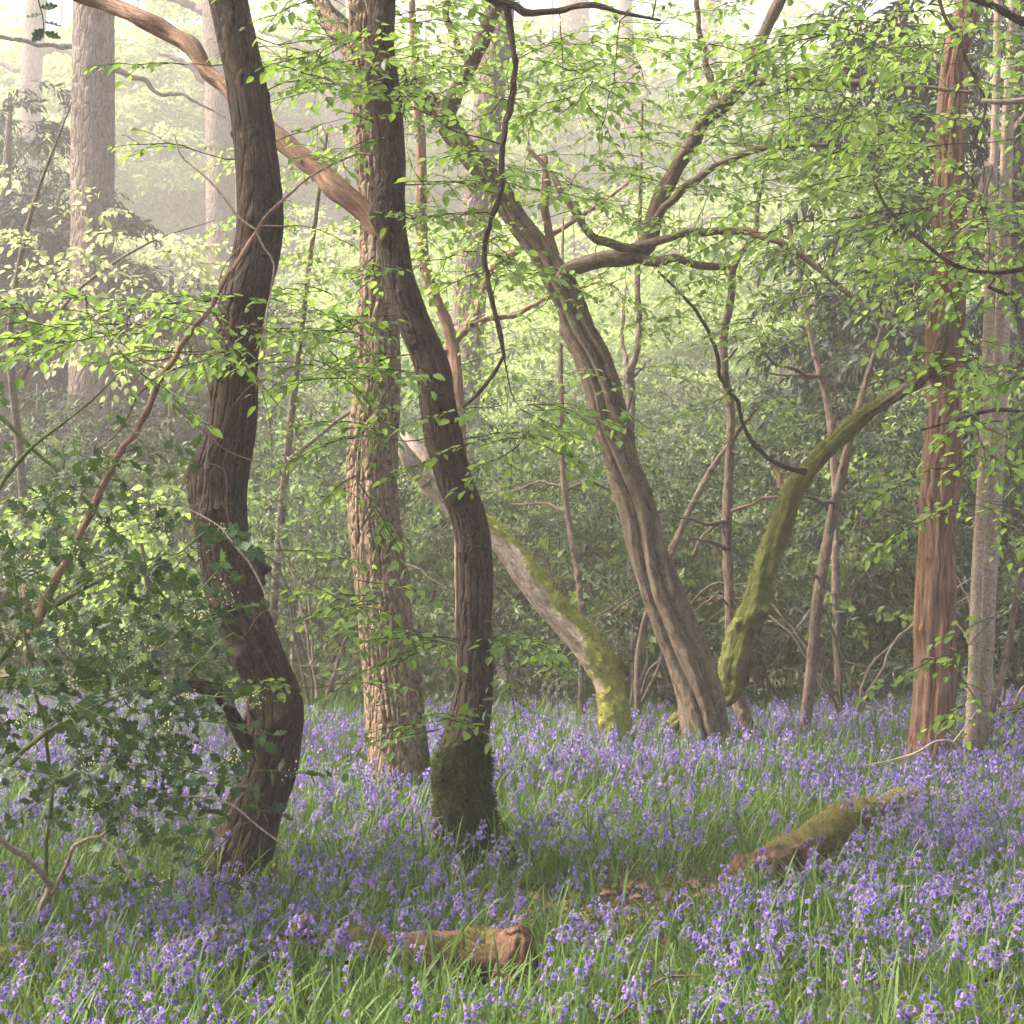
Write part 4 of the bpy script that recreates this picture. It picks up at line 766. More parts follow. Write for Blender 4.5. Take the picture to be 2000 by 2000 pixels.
# ---------------------------------------------------------------- saplings with pale and bright leaves on the left
def sapling(label, base, tg, mt, size, stems, group=None, nl=0):
    t = empty('sapling', base, label, 'tree', group); sk = []
    for s in stems:
        P = hermite(np.array(s), 30); mb = MB(); tube(mb, P[:, :3], P[:, 3], 7); mb.build('stem', M['twig_grey'], t); sk.append(P)
    mb = MB(); lv = Leaves(); grow(sk, tg, mb, lv, size, Ls=(0.25, 0.5), gap=0.055, extra=0.6, tilt=0.6, drop=0.3)
    tag(mb.build('twigs', M['twig_grey'], t), kind='stuff'); leaves_to_objects(lv, t, mt, 'near' if nl else 'mid', nl)
g0 = W(60, 1330, 12.5); g0[2] = 0
sapling('young tree with pale yellow leaves in front of the misty oak', g0, np.concatenate([region(0, 430, 450, 580, 10, 12.3, 26), region(0, 240, 240, 440, 10.5, 12.3, 5), region(100, 420, 590, 690, 10, 12.3, 12)]), 'leaf_pale', 0.075,
        [[np.append(g0, .04), np.append(W(40, 900, 12.3), .035), np.append(W(20, 650, 12), .028), np.append(W(60, 420, 11.8), .018), np.append(W(140, 200, 11.5), .006)], [np.append(W(30, 760, 12.2), .02), np.append(W(160, 560, 11.6), .014), np.append(W(300, 470, 11.4), .009), np.append(W(420, 430, 11.2), .004)]], nl=60)
g1 = W(330, 1360, 9.5); g1[2] = 0
sapling('bright green low sapling lit up behind the holly bush', g1, np.concatenate([region(150, 440, 930, 1230, 8.4, 10, 42), region(0, 200, 940, 1080, 8.6, 10, 8)]), 'leaf_mid', 0.07,
        [[np.append(g1, .03), np.append(W(300, 1230, 9.4), .024), np.append(W(285, 1120, 9.3), .016), np.append(W(260, 960, 9.2), .006)]], nl=60)
g2 = W(520, 1340, 13); g2[2] = 0
sapling('young hornbeam with thin tiers of leaves beyond the oak', g2, np.concatenate([region(480, 760, 250, 600, 10, 12.5, 40), region(880, 1120, 560, 860, 10.5, 12, 20)]), 'leaf_mid', 0.075,
        [[np.append(g2, .04), np.append(W(560, 900, 12.6), .034), np.append(W(600, 550, 12), .024), np.append(W(640, 250, 11.6), .012)], [np.append(W(560, 900, 12.6), .02), np.append(W(760, 760, 11.6), .014), np.append(W(1000, 680, 11.2), .006)]])

# ================================================================= MISTY TREES AND THICKET BEHIND
def big_trunk(label, pts, d, mt='far_bark', limbs=(), name='oak_tree', seg=72, amp=0.012):
    t = empty(name, (W(pts[0][0], 1200, d)[0], d, 0), label, 'tree')
    C = ctrl(pts, d); b = C[0].copy(); b[2] = 0; b[3] *= 1.25; C = np.vstack([b, C])
    trunk(t, C, 300, seg, mt, d_ridged(1 / 0.035, 1 / 0.25, amp, rng.uniform(0, 30), 0.2, 0.03), sink=0.3)
    for l in limbs: branch(t, l, mt=mt, seg=10, jit=0.06)
    return t
big_trunk('large misty oak trunk standing before the dark yew', [(168, 1150, 92), (170, 900, 78), (176, 700, 80), (181, 400, 82), (182, 180, 82), (183, 0, 78), (186, -300, 72)], 22, limbs=[[(150, 90, 10, 22), (60, 85, 9, 21.8), (-20, 70, 8, 21.6)], [(215, 130, 12, 22), (290, 165, 9, 21.9), (360, 190, 7, 21.8), (440, 230, 4, 21.7)]])
big_trunk('misty oak trunk half hidden behind the dark sinuous hornbeam', [(440, 1150, 60), (437, 700, 56), (432, 500, 54), (430, 300, 56), (428, 120, 58), (415, -80, 54)], 40, limbs=[[(430, 60, 26, 40), (400, 30, 20, 40), (300, -20, 12, 40)], [(440, 200, 20, 40), (350, 115, 12, 40), (310, 105, 8, 40)]])
big_trunk('faint oak trunk with spreading limbs far in the upper left mist', [(60, 1150, 50), (62, 500, 46), (62, 130, 40), (70, 20, 42), (74, -200, 36)], 58, limbs=[[(70, 110, 18, 58), (110, 95, 14, 58), (150, 110, 8, 58)], [(50, 140, 14, 58), (0, 125, 10, 58), (-60, 90, 8, 58)]])
big_trunk('pinkish-grey misty trunk seen behind the brown hornbeam and snapped trunk', [(868, 1330, 66), (872, 1200, 62), (885, 1000, 62), (905, 800, 62), (915, 620, 64), (922, 500, 62), (940, 330, 60), (958, 180, 58), (975, 40, 56), (990, -200, 50)], 19, mt='far_bark', seg=90, amp=0.009)
for lab, x, wd, d in (('faint trunk in the pale mist above the crooked limb', 1130, 70, 72), ('pale slim trunk in the mist above the fluted tree', 1228, 32, 64), ('faint double-width trunk in the mist behind the forked limb', 1380, 44, 70), ('hazy trunk in the upper mist beside the oak top', 655, 48, 60), ('pale trunk glimpsed left of the red-barked tree', 1765, 24, 36), ('very faint trunk beside the misty oak top', 300, 36, 80)):
    big_trunk(lab, [(x + rng.uniform(-8, 8), 1150, wd * 1.15), (x, 700, wd), (x + rng.uniform(-10, 10), 300, wd * .95), (x + rng.uniform(-12, 12), -150, wd * .8)], d, seg=26, name='distant_tree',
              limbs=[[(x, 150 + k * 70, wd * .35, d), (x + sg * 60, 95 + k * 70, wd * .22, d - .5), (x + sg * 150, 60 + k * 90, wd * .10, d - 1)] for k, sg in enumerate((-1, 1, -1))])

def crown_tree(name, label, cat, hgt, rad, n_t, leaf, size, tpl, twigm, barkm, r0=0.16, zlo=0.25, kind='hornbeam', Ls=(0.5, 0.9), gap=0.10, stems=1, group=None, sag=0.25, drop=0.18, tilt=0.5, extra=0.3, clump=False):
    """a whole tree or shrub at the origin: stems, twigs and a crown of leaves filling an uneven dome"""
    t = empty(name, (0, 0, 0), label, cat, group); sk = []
    for s in range(stems):
        a = rng.uniform(0, 6.28); lean = 0.0 if stems == 1 else rng.uniform(0.15, 0.55) * rad
        C = np.array([[rng.normal(0, .08 * stems), rng.normal(0, .08 * stems), -0.2, r0], [math.cos(a) * lean * .35, math.sin(a) * lean * .35, hgt * .3, r0 * .8], [math.cos(a) * lean * .8 + rng.normal(0, .1), math.sin(a) * lean * .8, hgt * (.62 if stems == 1 else .4), r0 * .5], [math.cos(a) * lean, math.sin(a) * lean, hgt * (.92 if stems == 1 else rng.uniform(.5, .75)), r0 * .15]])
        P = hermite(C, 40); mb = MB(); tube(mb, P[:, :3], P[:, 3], 10); mb.build('trunk' if stems == 1 else 'stem', M[barkm], t); sk.append(P[4:])
    tg = []
    while len(tg) < n_t:
        q = rng.uniform(-1, 1, 3); q[2] = rng.uniform(zlo, 1)
        f = (q[2] - zlo) / (1 - zlo); rr = math.sqrt(max(0, 1 - (f * 1.05) ** 2.2)) * (0.75 + 0.35 * vnoise(q[0] * 2, q[1] * 2, q[2] * 3 + hgt))
        if clump and vnoise(q[0] * 2.6 + hgt * 3, q[1] * 2.6, q[2] * 3.4) < 0.02: continue
        if math.hypot(q[0], q[1]) < rr and math.hypot(q[0], q[1]) > 0.2 * rr * rng.random(): tg.append([q[0] * rad, q[1] * rad, q[2] * hgt])
    mb = MB(); lv = Leaves(); grow(sk, np.array(tg), mb, lv, size, kind, Ls, gap, rmax=0.05, extra=extra, tilt=tilt, seg=3, sag=sag, drop=drop, far=True)
    tag(mb.build('twigs', M[twigm], t), kind='stuff')
    O, X, Y, Z, Sz = lv.arrays(); fm = MB(); leaf_mesh(fm, tpl, O, X, Y, Z, Sz); tag(fm.build('crown', M[leaf], t, False), kind='stuff')
    return t
def place(proto, spots, first=True):
    for i, (x, y, rz, sc, lab) in enumerate(spots):
        if i == 0 and first:
            proto.location = (x, y, 0); proto.rotation_euler = (0, 0, rz); proto.scale = sc if hasattr(sc, '__len__') else (sc, sc, sc); proto['label'] = lab
        else: copy_tree(proto, (x, y, 0), rz, sc, lab)
def X_(px, d): return (px - 1000) * d / F
# holly and box thicket right behind the flowers
G_ = 'thicket behind the bluebells'
sh = [crown_tree('thicket_shrub', 'x', 'shrub', 2.9, 1.5, 240, 'shrub', 0.072, 'hollymid', 'twig_grey', 'twig_grey', 0.02, 0.07, 'holly', (0.3, 0.5), stems=4, group=G_, extra=0.5, clump=True),
      crown_tree('thicket_shrub', 'x', 'shrub', 2.6, 1.6, 200, 'shrub_bright', 0.095, 'mid', 'twig_grey', 'twig_grey', 0.02, 0.10, 'holly', (0.3, 0.55), stems=5, group=G_, extra=0.4, clump=True),
      crown_tree('thicket_shrub', 'x', 'shrub', 3.1, 1.5, 130, 'shrub_dark', 0.085, 'needle', 'twig_grey', 'twig_grey', 0.025, 0.07, 'hornbeam', (0.35, 0.6), 0.028, stems=3, group=G_, extra=0.3, clump=True, drop=0.3)]
thick = ['grey-green holly shrub in the thicket behind the bluebells', 'fresh green broad-leaved shrub in the thicket behind the bluebells', 'dark feathery evergreen shrub in the thicket behind the bluebells']
spots = [[], [], []]
for i, (px, d, s) in enumerate([(560, 12.6, .95), (660, 13.4, 1.0), (840, 13.0, 1.0), (980, 12.8, .95), (1090, 13.5, 1.05), (1180, 12.4, .85), (1300, 13.0, .95), (1480, 12.8, 1.0), (1640, 12.4, 1.05), (1760, 13.2, 1.1), (1900, 12.6, 1.1), (2020, 12.4, 1.1), (450, 13.6, .9), (300, 13.4, .85), (150, 13.0, .9), (0, 13.2, 1.0), (720, 17.5, 1.5), (1010, 18.5, 1.4), (1250, 18, 1.35), (1560, 17.5, 1.45), (1800, 18, 1.6), (560, 19, 1.6), (2060, 17, 1.5), (1400, 22, 1.6), (880, 22, 1.9), (-130, 13.5, 1.1), (2180, 13, 1.1), (640, 25, 2.1), (1120, 25, 1.9)]):
    spots[i % 3].append((X_(px, d), d, rng.uniform(0, 6.28), (s * 1.05, s * 1.05, s), thick[i % 3]))
for p, s in zip(sh, spots): place(p, s)
# bare twiggy bushes at the foot of the thicket
def bare_bush():
    t = empty('bare_bush', (0, 0, 0), 'x', 'bush', 'bare bushes'); sk = []
    for s_ in range(6):
        a = rng.uniform(0, 6.28); C = np.array([[0, 0, -.05, .016], [math.cos(a) * .3, math.sin(a) * .3, .5, .012], [math.cos(a) * .8, math.sin(a) * .8, 1.0, .008], [math.cos(a) * 1.3, math.sin(a) * 1.3, rng.uniform(.7, 1.6), .003]]); P = hermite(C, 22); P[:, :3] += np.cumsum(rng.normal(0, .012, (22, 3)), 0)
        mb = MB(); tube(mb, P[:, :3], P[:, 3], 6); mb.build('stem', M['twig_grey'], t); sk.append(P)
    mb = MB(); tg = rng.uniform(-1, 1, (70, 3)) * np.array([1.5, 1.2, .85]) + np.array([0, 0, .9]); grow(sk, tg, mb, Leaves(), .05, 'bare', extra=0, seg=3, sag=0.1)
    tag(mb.build('twigs', M['twig_grey'], t), kind='stuff'); return t
bb = bare_bush()
place(bb, [(X_(1230, 11.6), 11.6, .4, 1.0, 'tangle of bare twigs behind the fluted leaning trunk'), (X_(1060, 11.8), 11.9, 2.0, (1.1, 1.1, .8), 'bare twiggy bush behind the snapped leaning trunk'), (X_(1650, 10.9), 10.9, 3.3, (1, 1, .9), 'bare twiggy bush between the thin red trunk and the red-barked tree'), (X_(620, 11.8), 11.8, 5.0, (1, 1, 1.2), 'bare twiggy bush left of the oak'), (X_(1960, 10.6), 10.6, 1.0, (.9, .9, .8), 'bare twigs beside the pale twin stems')])
# yews
yw = crown_tree('yew_tree', 'x', 'tree', 9.5, 3.8, 320, 'yew', 0.20, 'needle', 'twig', 'far_bark', 0.22, 0.07, 'hornbeam', (0.7, 1.2), 0.045, group='dark yews', drop=0.35, extra=0.6, sag=0.0)
place(yw, [(X_(10, 25), 25, 0.3, (1.1, 1.1, 1.05), 'big dark yew behind the large misty oak trunk'), (X_(-120, 30), 31, 2.2, 1.25, 'second dark yew deep in the mist behind the big yew'), (X_(330, 25), 25, 4.0, (.9, .9, .72), 'dark yew behind the sinuous hornbeam, right of the misty oak'), (X_(2010, 15), 15.2, 1.2, (.85, .85, .9), 'dark yew behind the pale twin stems'), (X_(1740, 22), 22, 5.0, (.8, .8, .5), 'low dark yew behind the red-barked tree'), (X_(70, 19), 19, 3.0, (.5, .5, .4), 'low dark yew at the foot of the large misty oak'), (X_(330, 18), 18, 1.9, (.5, .5, .38), 'low dark yew behind the burl of the sinuous hornbeam')])
# bright young hornbeams in the glade
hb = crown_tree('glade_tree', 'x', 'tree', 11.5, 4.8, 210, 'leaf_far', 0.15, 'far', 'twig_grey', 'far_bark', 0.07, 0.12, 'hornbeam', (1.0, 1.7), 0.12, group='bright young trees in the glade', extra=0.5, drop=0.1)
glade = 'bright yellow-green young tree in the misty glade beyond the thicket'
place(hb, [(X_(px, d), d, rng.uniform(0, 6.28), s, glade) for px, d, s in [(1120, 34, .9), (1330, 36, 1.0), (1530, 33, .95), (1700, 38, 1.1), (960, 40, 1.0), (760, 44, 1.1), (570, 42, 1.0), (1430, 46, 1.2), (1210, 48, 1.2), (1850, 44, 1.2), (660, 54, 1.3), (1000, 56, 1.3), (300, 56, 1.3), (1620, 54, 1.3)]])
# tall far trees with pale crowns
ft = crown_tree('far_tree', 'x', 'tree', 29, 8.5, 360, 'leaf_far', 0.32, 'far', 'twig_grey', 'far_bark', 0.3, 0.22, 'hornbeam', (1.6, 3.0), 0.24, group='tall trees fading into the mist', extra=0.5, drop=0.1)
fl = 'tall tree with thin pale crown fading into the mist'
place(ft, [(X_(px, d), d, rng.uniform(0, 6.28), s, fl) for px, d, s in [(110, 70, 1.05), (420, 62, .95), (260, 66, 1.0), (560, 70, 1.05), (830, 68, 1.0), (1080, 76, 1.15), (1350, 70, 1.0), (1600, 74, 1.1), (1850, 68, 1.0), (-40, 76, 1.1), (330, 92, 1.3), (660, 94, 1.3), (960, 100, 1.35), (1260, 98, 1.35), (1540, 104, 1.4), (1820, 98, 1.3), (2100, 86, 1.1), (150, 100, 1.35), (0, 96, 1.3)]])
# the far wood as one mass
def far_wood():
    n = 30000; d = rng.uniform(115, 165, n); x = rng.uniform(-1, 1, n) * d * 0.5; z = rng.uniform(0, 46, n)
    keep = vnoise(x * .12, d * .1, z * .14) + 0.5 * vnoise(x * .4, d * .3, z * .4) > -0.12
    O = np.stack([x, d, z], -1)[keep]; k = len(O); X = unit(rng.normal(0, 1, (k, 3))); Nn = unit(rng.normal(0, 1, (k, 3)) + UP); Z = unit(Nn - X * (Nn * X).sum(1, keepdims=True))
    mb = MB(); leaf_mesh(mb, 'far', O, X, np.cross(Z, X), Z, rng.uniform(.7, 1.2, k))
    for i in range(70):
        dd = rng.uniform(115, 160); xx = rng.uniform(-.6, .6) * dd; P = hermite(np.array([[xx, dd, -.5], [xx + rng.normal(0, .5), dd, 12], [xx + rng.normal(0, 2), dd, 40]]), 8); twig(mb, P, .4, .15, seg=6, m=1)
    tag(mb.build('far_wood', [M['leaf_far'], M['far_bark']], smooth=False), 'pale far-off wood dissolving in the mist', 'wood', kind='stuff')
far_wood()

# ================================================================= LOGS AND LITTER
def log(name, label, C, mt, mossf, seg=40, n=120, seed=0.0, rough=0.10):
    C = np.array(C); t = empty(name, (C[0][0], C[0][1], 0), label, 'log'); P = hermite(C, n); mb = MB()
    dsp = lambda th, s, R, bk, pos: R * (1 + rough * fbm(bk[..., 0] * 10 + seed, bk[..., 1] * 10, bk[..., 2] * 5) + 0.04 * vnoise(bk[..., 0] * 50, bk[..., 1] * 50, bk[..., 2] * 14))
    V, Nn, ms = tube(mb, P[:, :3], P[:, 3], seg, dsp, mossf, captip=True, capbase=True, cushion=0.018); ob = mb.build('bark', M[mt], t)
    return t, ob, V, Nn, ms
def gp(px, py, dz, r): p = ground_at(px, py); return [p[0], p[1], gz(p[0], p[1]) + dz, r]
upm = lambda V, N, s: np.clip(0.36 + 0.5 * N[..., 2] + 0.3 * fbm(V[..., 0] * 6, V[..., 1] * 6, V[..., 2] * 6, 2), 0, 1)
tL, oL, V, Nn, ms = log('mossy_log', 'mossy log lying slantwise in the flowers before the red-barked tree', [gp(1512, 1732, .105, .055), gp(1530, 1726, .105, .066), gp(1600, 1694, .11, .068), gp(1662, 1662, .12, .07), gp(1720, 1634, .115, .066), gp(1770, 1614, .11, .06), gp(1825, 1598, .09, .044)], 'log', lambda V, N, s: upm(V, N, s) - 0.05 + 0.3 * fbm(V[..., 0] * 9, V[..., 1] * 9, V[..., 2] * 9, 2), seed=3.0, rough=0.28)
moss_tufts(oL, V, Nn, ms, 5000, 0.010, 'moss_bright')
mb = MB(); P = hermite(np.array([gp(1540, 1726, .10, .058), gp(1490, 1742, .095, .07), gp(1455, 1752, .07, .065), gp(1420, 1762, .04, .04)]), 50)
tube(mb, P[:, :3], P[:, 3], 36, d_ridged(1 / 0.03, 1 / 0.15, 0.02, 2, 0, 0.25), capbase=True); mb.build('rotten_end', M['rot'], tL)
tL2, oL2, V, Nn, ms = log('mossy_log', 'rotting mossy log lying across the front, half buried in bluebells', [gp(1012, 1912, .075, .05), gp(985, 1910, .08, .06), gp(900, 1902, .075, .056), gp(780, 1893, .08, .05), gp(640, 1886, .078, .048), gp(480, 1884, .075, .05), gp(300, 1880, .05, .044), gp(100, 1884, .045, .042), gp(-100, 1890, .04, .04)], 'log', lambda V, N, s: upm(V, N, s) - 0.25 + 0.5 * fbm(V[..., 0] * 9, V[..., 1] * 9, V[..., 2] * 9, 2), seed=8.0, rough=0.34)
moss_tufts(oL2, V, Nn, ms, 5000, 0.009, 'moss_bright')
mb = MB(); q = ground_at(1004, 1920); P = hermite(np.array([[q[0] - .012, q[1], -.04, .06], [q[0] + .0, q[1], .06, .055], [q[0] + .002, q[1], .10, .048], [q[0] + .010, q[1] + .01, .135, .036], [q[0] + .016, q[1] + .01, .155, .02]]), 50)
tube(mb, P[:, :3], P[:, 3], 36, d_ridged(1 / 0.02, 1 / 0.12, 0.022, 6, 0, 0.45)); mb.build('broken_end', M['rot'], tL2)
q = ground_at(570, 1885); mb = MB(); P = hermite(np.array([[q[0], q[1] + .02, .02, .035], [q[0] + .02, q[1], .09, .04], [q[0] + .05, q[1] - .01, .13, .03], [q[0] + .07, q[1], .145, .012]]), 26); tube(mb, P[:, :3], P[:, 3], 20, d_hornbeam(2, .1)); mb.build('knot', M['log'], oL2)
# dark log far right, twigs on the ground
log('fallen_log', 'dark fallen log at the edge of the thicket by the twin stems', [gp(1905, 1452, .1, .09), gp(1960, 1445, .12, .10), (gp(2040, 1440, .14, .10)), gp(2150, 1435, .14, .10)], 'hornbeam_dark', lambda V, N, s: np.clip(N[..., 2] * .5, 0, 1), seg=24, n=40)
def ground_twig(label, pts, mt='twig_pale', r=0.006):
    C = np.array(pts); t = empty('fallen_twig', C[0][:3], label, 'twig'); P = hermite(C, 30); mb = MB(); tube(mb, P[:, :3], P[:, 3], 7); mb.build('stick', M[mt], t)
ground_twig('reddish bramble stem arching over the front edge flowers', [gp(1200, 2060, .10, .003), gp(1260, 2030, .14, .003), gp(1300, 2005, .15, .003), gp(1370, 1990, .14, .002)], 'dead_red')
def pw(px, py, d, r): return list(W(px, py, d)) + [r]
def side_stick():
    t = empty('broken_branch', W(1890, 1530, 7.8), 'bent pale branch sticking up before the red-barked tree', 'branch')
    for pts in ([pw(1905, 1560, 7.8, .010), pw(1895, 1500, 7.8, .009), pw(1860, 1450, 7.8, .008), pw(1830, 1448, 7.75, .007), pw(1790, 1470, 7.7, .006), pw(1740, 1485, 7.7, .004), pw(1680, 1497, 7.7, .003)], [pw(1862, 1450, 7.8, .006), pw(1885, 1420, 7.8, .004), pw(1910, 1385, 7.8, .002)], [pw(1920, 1625, 7.6, .006), pw(1905, 1560, 7.8, .008)]):
        P = hermite(np.array(pts), 40); mb = MB(); tube(mb, P[:, :3], P[:, 3], 8); mb.build('limb', M['pale_wood'], t)
side_stick()

def scatter_pts(n, x0, x1, y0, y1): return rng.uniform(x0, x1, n), rng.uniform(y0, y1, n)
LIT = [(ground_at(1180, 1775), 0.34), (ground_at(1300, 1760), 0.36), (ground_at(1400, 1740), 0.30), (ground_at(1230, 1810), 0.26), (ground_at(1130, 1800), 0.2)]
def litter():
    O = []
    for c, r in LIT:
        k = 150; O.append(np.stack([c[0] + rng.normal(0, r * .6, k), c[1] + rng.normal(0, r * .45, k), np.zeros(k)], -1))
    k = 4200; x, y = scatter_pts(k, -3.6, 3.6, 3.2, 13); O.append(np.stack([x, y, np.zeros(k)], -1))
    O = np.concatenate(O); k = len(O); O[:, 2] = gz(O[:, 0], O[:, 1]) + rng.uniform(.004, .03, k)
    X = unit(rng.normal(0, 1, (k, 3)) * np.array([1, 1, .3])); Nn = unit(UP + rng.normal(0, .45, (k, 3))); Z = unit(Nn - X * (Nn * X).sum(1, keepdims=True))
    mb = MB(); leaf_mesh(mb, 'far', O, X, np.cross(Z, X), Z, rng.uniform(.022, .046, k)); tag(mb.build('leaf_litter', M['litter'], smooth=False), 'brown fallen leaves on the woodland floor', kind='stuff')
litter()

# ================================================================= BLUEBELLS
def bell_tpl(lo=False):
    if lo:
        k = 4; prof = [(0.0, .16), (-.55, .36), (-1.0, .46)]
    else:
        k = 6; prof = [(0.0, .10), (-.18, .28), (-.62, .30), (-.86, .36)]
    th = np.arange(k) * 2 * math.pi / k; V = np.concatenate([[[r * math.cos(a), r * math.sin(a), z] for a in th] for z, r in prof]); idx = np.arange(len(V)).reshape(-1, k)
    a, b = idx[:-1], idx[1:]; Q = np.stack([a, np.roll(a, -1, 1), np.roll(b, -1, 1), b], -1).reshape(-1, 4); T = []
    if not lo:
        tips = [[.66 * math.cos(t + math.pi / k), .66 * math.sin(t + math.pi / k), -.93] for t in th]; V = np.vstack([V, tips]); T = [[idx[-1][i], idx[-1][(i + 1) % k], len(idx) * k + i] for i in range(k)]
    return V, Q, np.array(T, int).reshape(-1, 3)
BELL = {False: bell_tpl(False), True: bell_tpl(True)}
def rot_to(zdir, spin):
    z = unit(zdir); x = unit(np.cross([0.3, 0.9, 0.1], z)); y = np.cross(z, x); c, s = math.cos(spin), math.sin(spin)
    return np.stack([c * x + s * y, -s * x + c * y, z], -1)
def plant_layout(r):
    """one bluebell: stalk curve, bells (matrix, size), blades"""
    h = r.uniform(.16, .27); n = 12; t = np.linspace(0, 1, n); nod = r.uniform(.018, .05); lean = r.normal(0, .025)
    stalk = np.stack([lean * t + nod * np.clip((t - .62) / .38, 0, 1) ** 2, r.normal(0, .02) * t ** 2, h * t - nod * .55 * np.clip((t - .74) / .26, 0, 1) ** 2], -1)
    k = r.integers(5, 12); bells = []
    for i in range(k):
        u = .74 + .26 * i / (k - 1); q = stalk[min(int(u * (n - 1)), n - 1)] if i < k - 1 else stalk[-1]
        side = np.array([0.6 + r.normal(0, .5), r.normal(0, .8), r.normal(0, .25)]); side = unit(side); L = r.uniform(.006, .018)
        p = q + side * L + np.array([0, 0, .003]); ax = unit(np.array([0, 0, 1]) - side * r.uniform(.1, 1.1) * (1 if i < k - 2 else .4))
        bells.append((q, p, rot_to(ax, r.uniform(0, 6)), r.uniform(.0105, .0155) * (1 - .3 * i / k)))
    blades = []
    for i in range(r.integers(3, 5)):
        a = r.uniform(0, 6.28); L = r.uniform(.13, .24); el = r.uniform(.5, 1.25); w_ = r.uniform(.0018, .0034)
        blades.append((a, L, el, w_, r.uniform(.25, .8)))
    return stalk, bells, blades
def blade_geo(a, L, el, w_, bend, seg=5):
    t = np.linspace(0, 1, seg + 1); ang = el - bend * 1.6 * t ** 1.5; ds = L / seg
    x = np.concatenate([[0], np.cumsum(np.cos(ang[:-1]) * ds)]); z = np.concatenate([[0], np.cumsum(np.sin(ang[:-1]) * ds)])
    z = np.maximum(z, 0.004 - 0.0 * z); wd = w_ * np.array([.6] + [1.0] * (seg - 2) + [.7, .04])
    dx, dy = math.cos(a), math.sin(a); c = np.stack([x * dx, x * dy, z], -1); s = np.array([-dy, dx, 0]); V = np.concatenate([c - s * wd[:, None] + [0, 0, .0015], c + s * wd[:, None] + [0, 0, .0015]])
    n = seg + 1; Q = [[i, i + 1, n + i + 1, n + i] for i in range(seg)]
    return V, np.array(Q)
prng = np.random.default_rng(5)
LAYS = [plant_layout(prng) for _ in range(14)]
def joined_plant(lay, lo):
    mb = MB(); stalk, bells, blades = lay; P = stalk[::3] if lo else stalk
    twig(mb, P, .0019, .001, seg=3, m=0)
    V, Q, T = BELL[lo]
    for q, p, Rm, s in bells:
        if not lo: twig(mb, np.array([q, (q + p) / 2 + [0, 0, .002], p]), .0008, .0007, m=1)
        mb.add(p + (V * s * (1.08 if lo else 1)) @ Rm.T, Q, T, rn=prng.random() * .6, m=1)
    for b in blades:
        V2, Q2 = blade_geo(*b, seg=3 if lo else 5); mb.add(V2, Q2, rn=prng.random() * .5, m=2)
    return mb.mesh('bluebell', [M['stalk'], M['bell'], M['blade']], False)
def tuft_mesh(seed, k):
    r = np.random.default_rng(seed); mb = MB()
    for i in range(k):
        V, Q = blade_geo(r.uniform(0, 6.28), r.uniform(.09, .25), r.uniform(.4, 1.5), r.uniform(.001, .0042) * r.choice([.7, 1, 1]), r.uniform(.05, .9), 5); V = V + np.array([r.normal(0, .035), r.normal(0, .035), 0])
        mb.add(V, Q, rn=r.random() * .7)
    return mb.mesh('blades', M['blade'], False)

GAPS = [(c, r * 1.0, .5) for c, r in LIT] + [(ground_at(x_, y_), 0.20, .28) for x_, y_ in ((1500, 1770), (1590, 1740), (1660, 1705), (900, 1955), (1010, 1970))] + [(ground_at(1600, 1640), .40, .4), (ground_at(1500, 1660), .28, .45), (ground_at(800, 2010), .34, .4), (ground_at(650, 2000), .25, .4), (ground_at(1330, 1905), .2, .5), (ground_at(240, 1740), .4, .35)]
def density(x, y):
    f = np.clip(0.70 + 0.8 * fbm(x * 1.1 + 3, y * 0.9, 0.5, 3), np.where(y > 6, 0.35, 0.15), 1.25)
    for c, r, lo in GAPS: f = f * (1 - (1 - lo) * np.exp(-(((x - c[0]) / r) ** 2 + ((y - c[1]) / (r * 0.9)) ** 2) ** 1.5))
    f = f * np.clip(1.85 - 0.14 * y, 0.58, 1.35)
    f = f * np.clip((11.7 + 1.0 * vnoise(x * .7, 2, 2) - y) / 1.2, 0, 1)
    return f
TR = [(p, r) for p, r in ((ground_at(460, 1745), .16), (ground_at(783, 1570), .17), (ground_at(918, 1700), .13), (ground_at(1392, 1482), .15), (ground_at(1216, 1482), .11), (ground_at(1815, 1512), .17), (ground_at(1308, 1478), .1))]
def clear_of(x, y):
    ok = np.ones(len(x), bool)
    for p, r in TR: ok &= np.hypot(x - p[0], y - p[1]) > r * 0.85
    return ok
def carpet():
    n = 30000; y = 3.15 + (13.2 - 3.15) * rng.random(n) ** 0.80; x = rng.uniform(-1, 1, n) * (0.345 * y + 1.3)
    wgt = (0.345 * y + 1.3) / 5.85 * 1.0           # even area density
    keep = rng.random(n) < density(x, y) * 1.1 * np.clip(wgt * 1.5, 0, 1); keep &= clear_of(x, y); return x[keep], y[keep]
bx, by = carpet(); print('bluebells', len(bx))
bz = gz(bx, by); rot = np.where(rng.random(len(bx)) < .5, rng.uniform(0, 6.28, len(bx)), rng.normal(.6, .9, len(bx))); scl = rng.uniform(.68, 1.22, len(bx)); var = rng.integers(0, len(LAYS), len(bx))
px, py, dp = project(np.stack([bx, by, bz + .2], -1))
vis = (px > 10) & (px < 1990) & (py > 0) & (py < 1990)
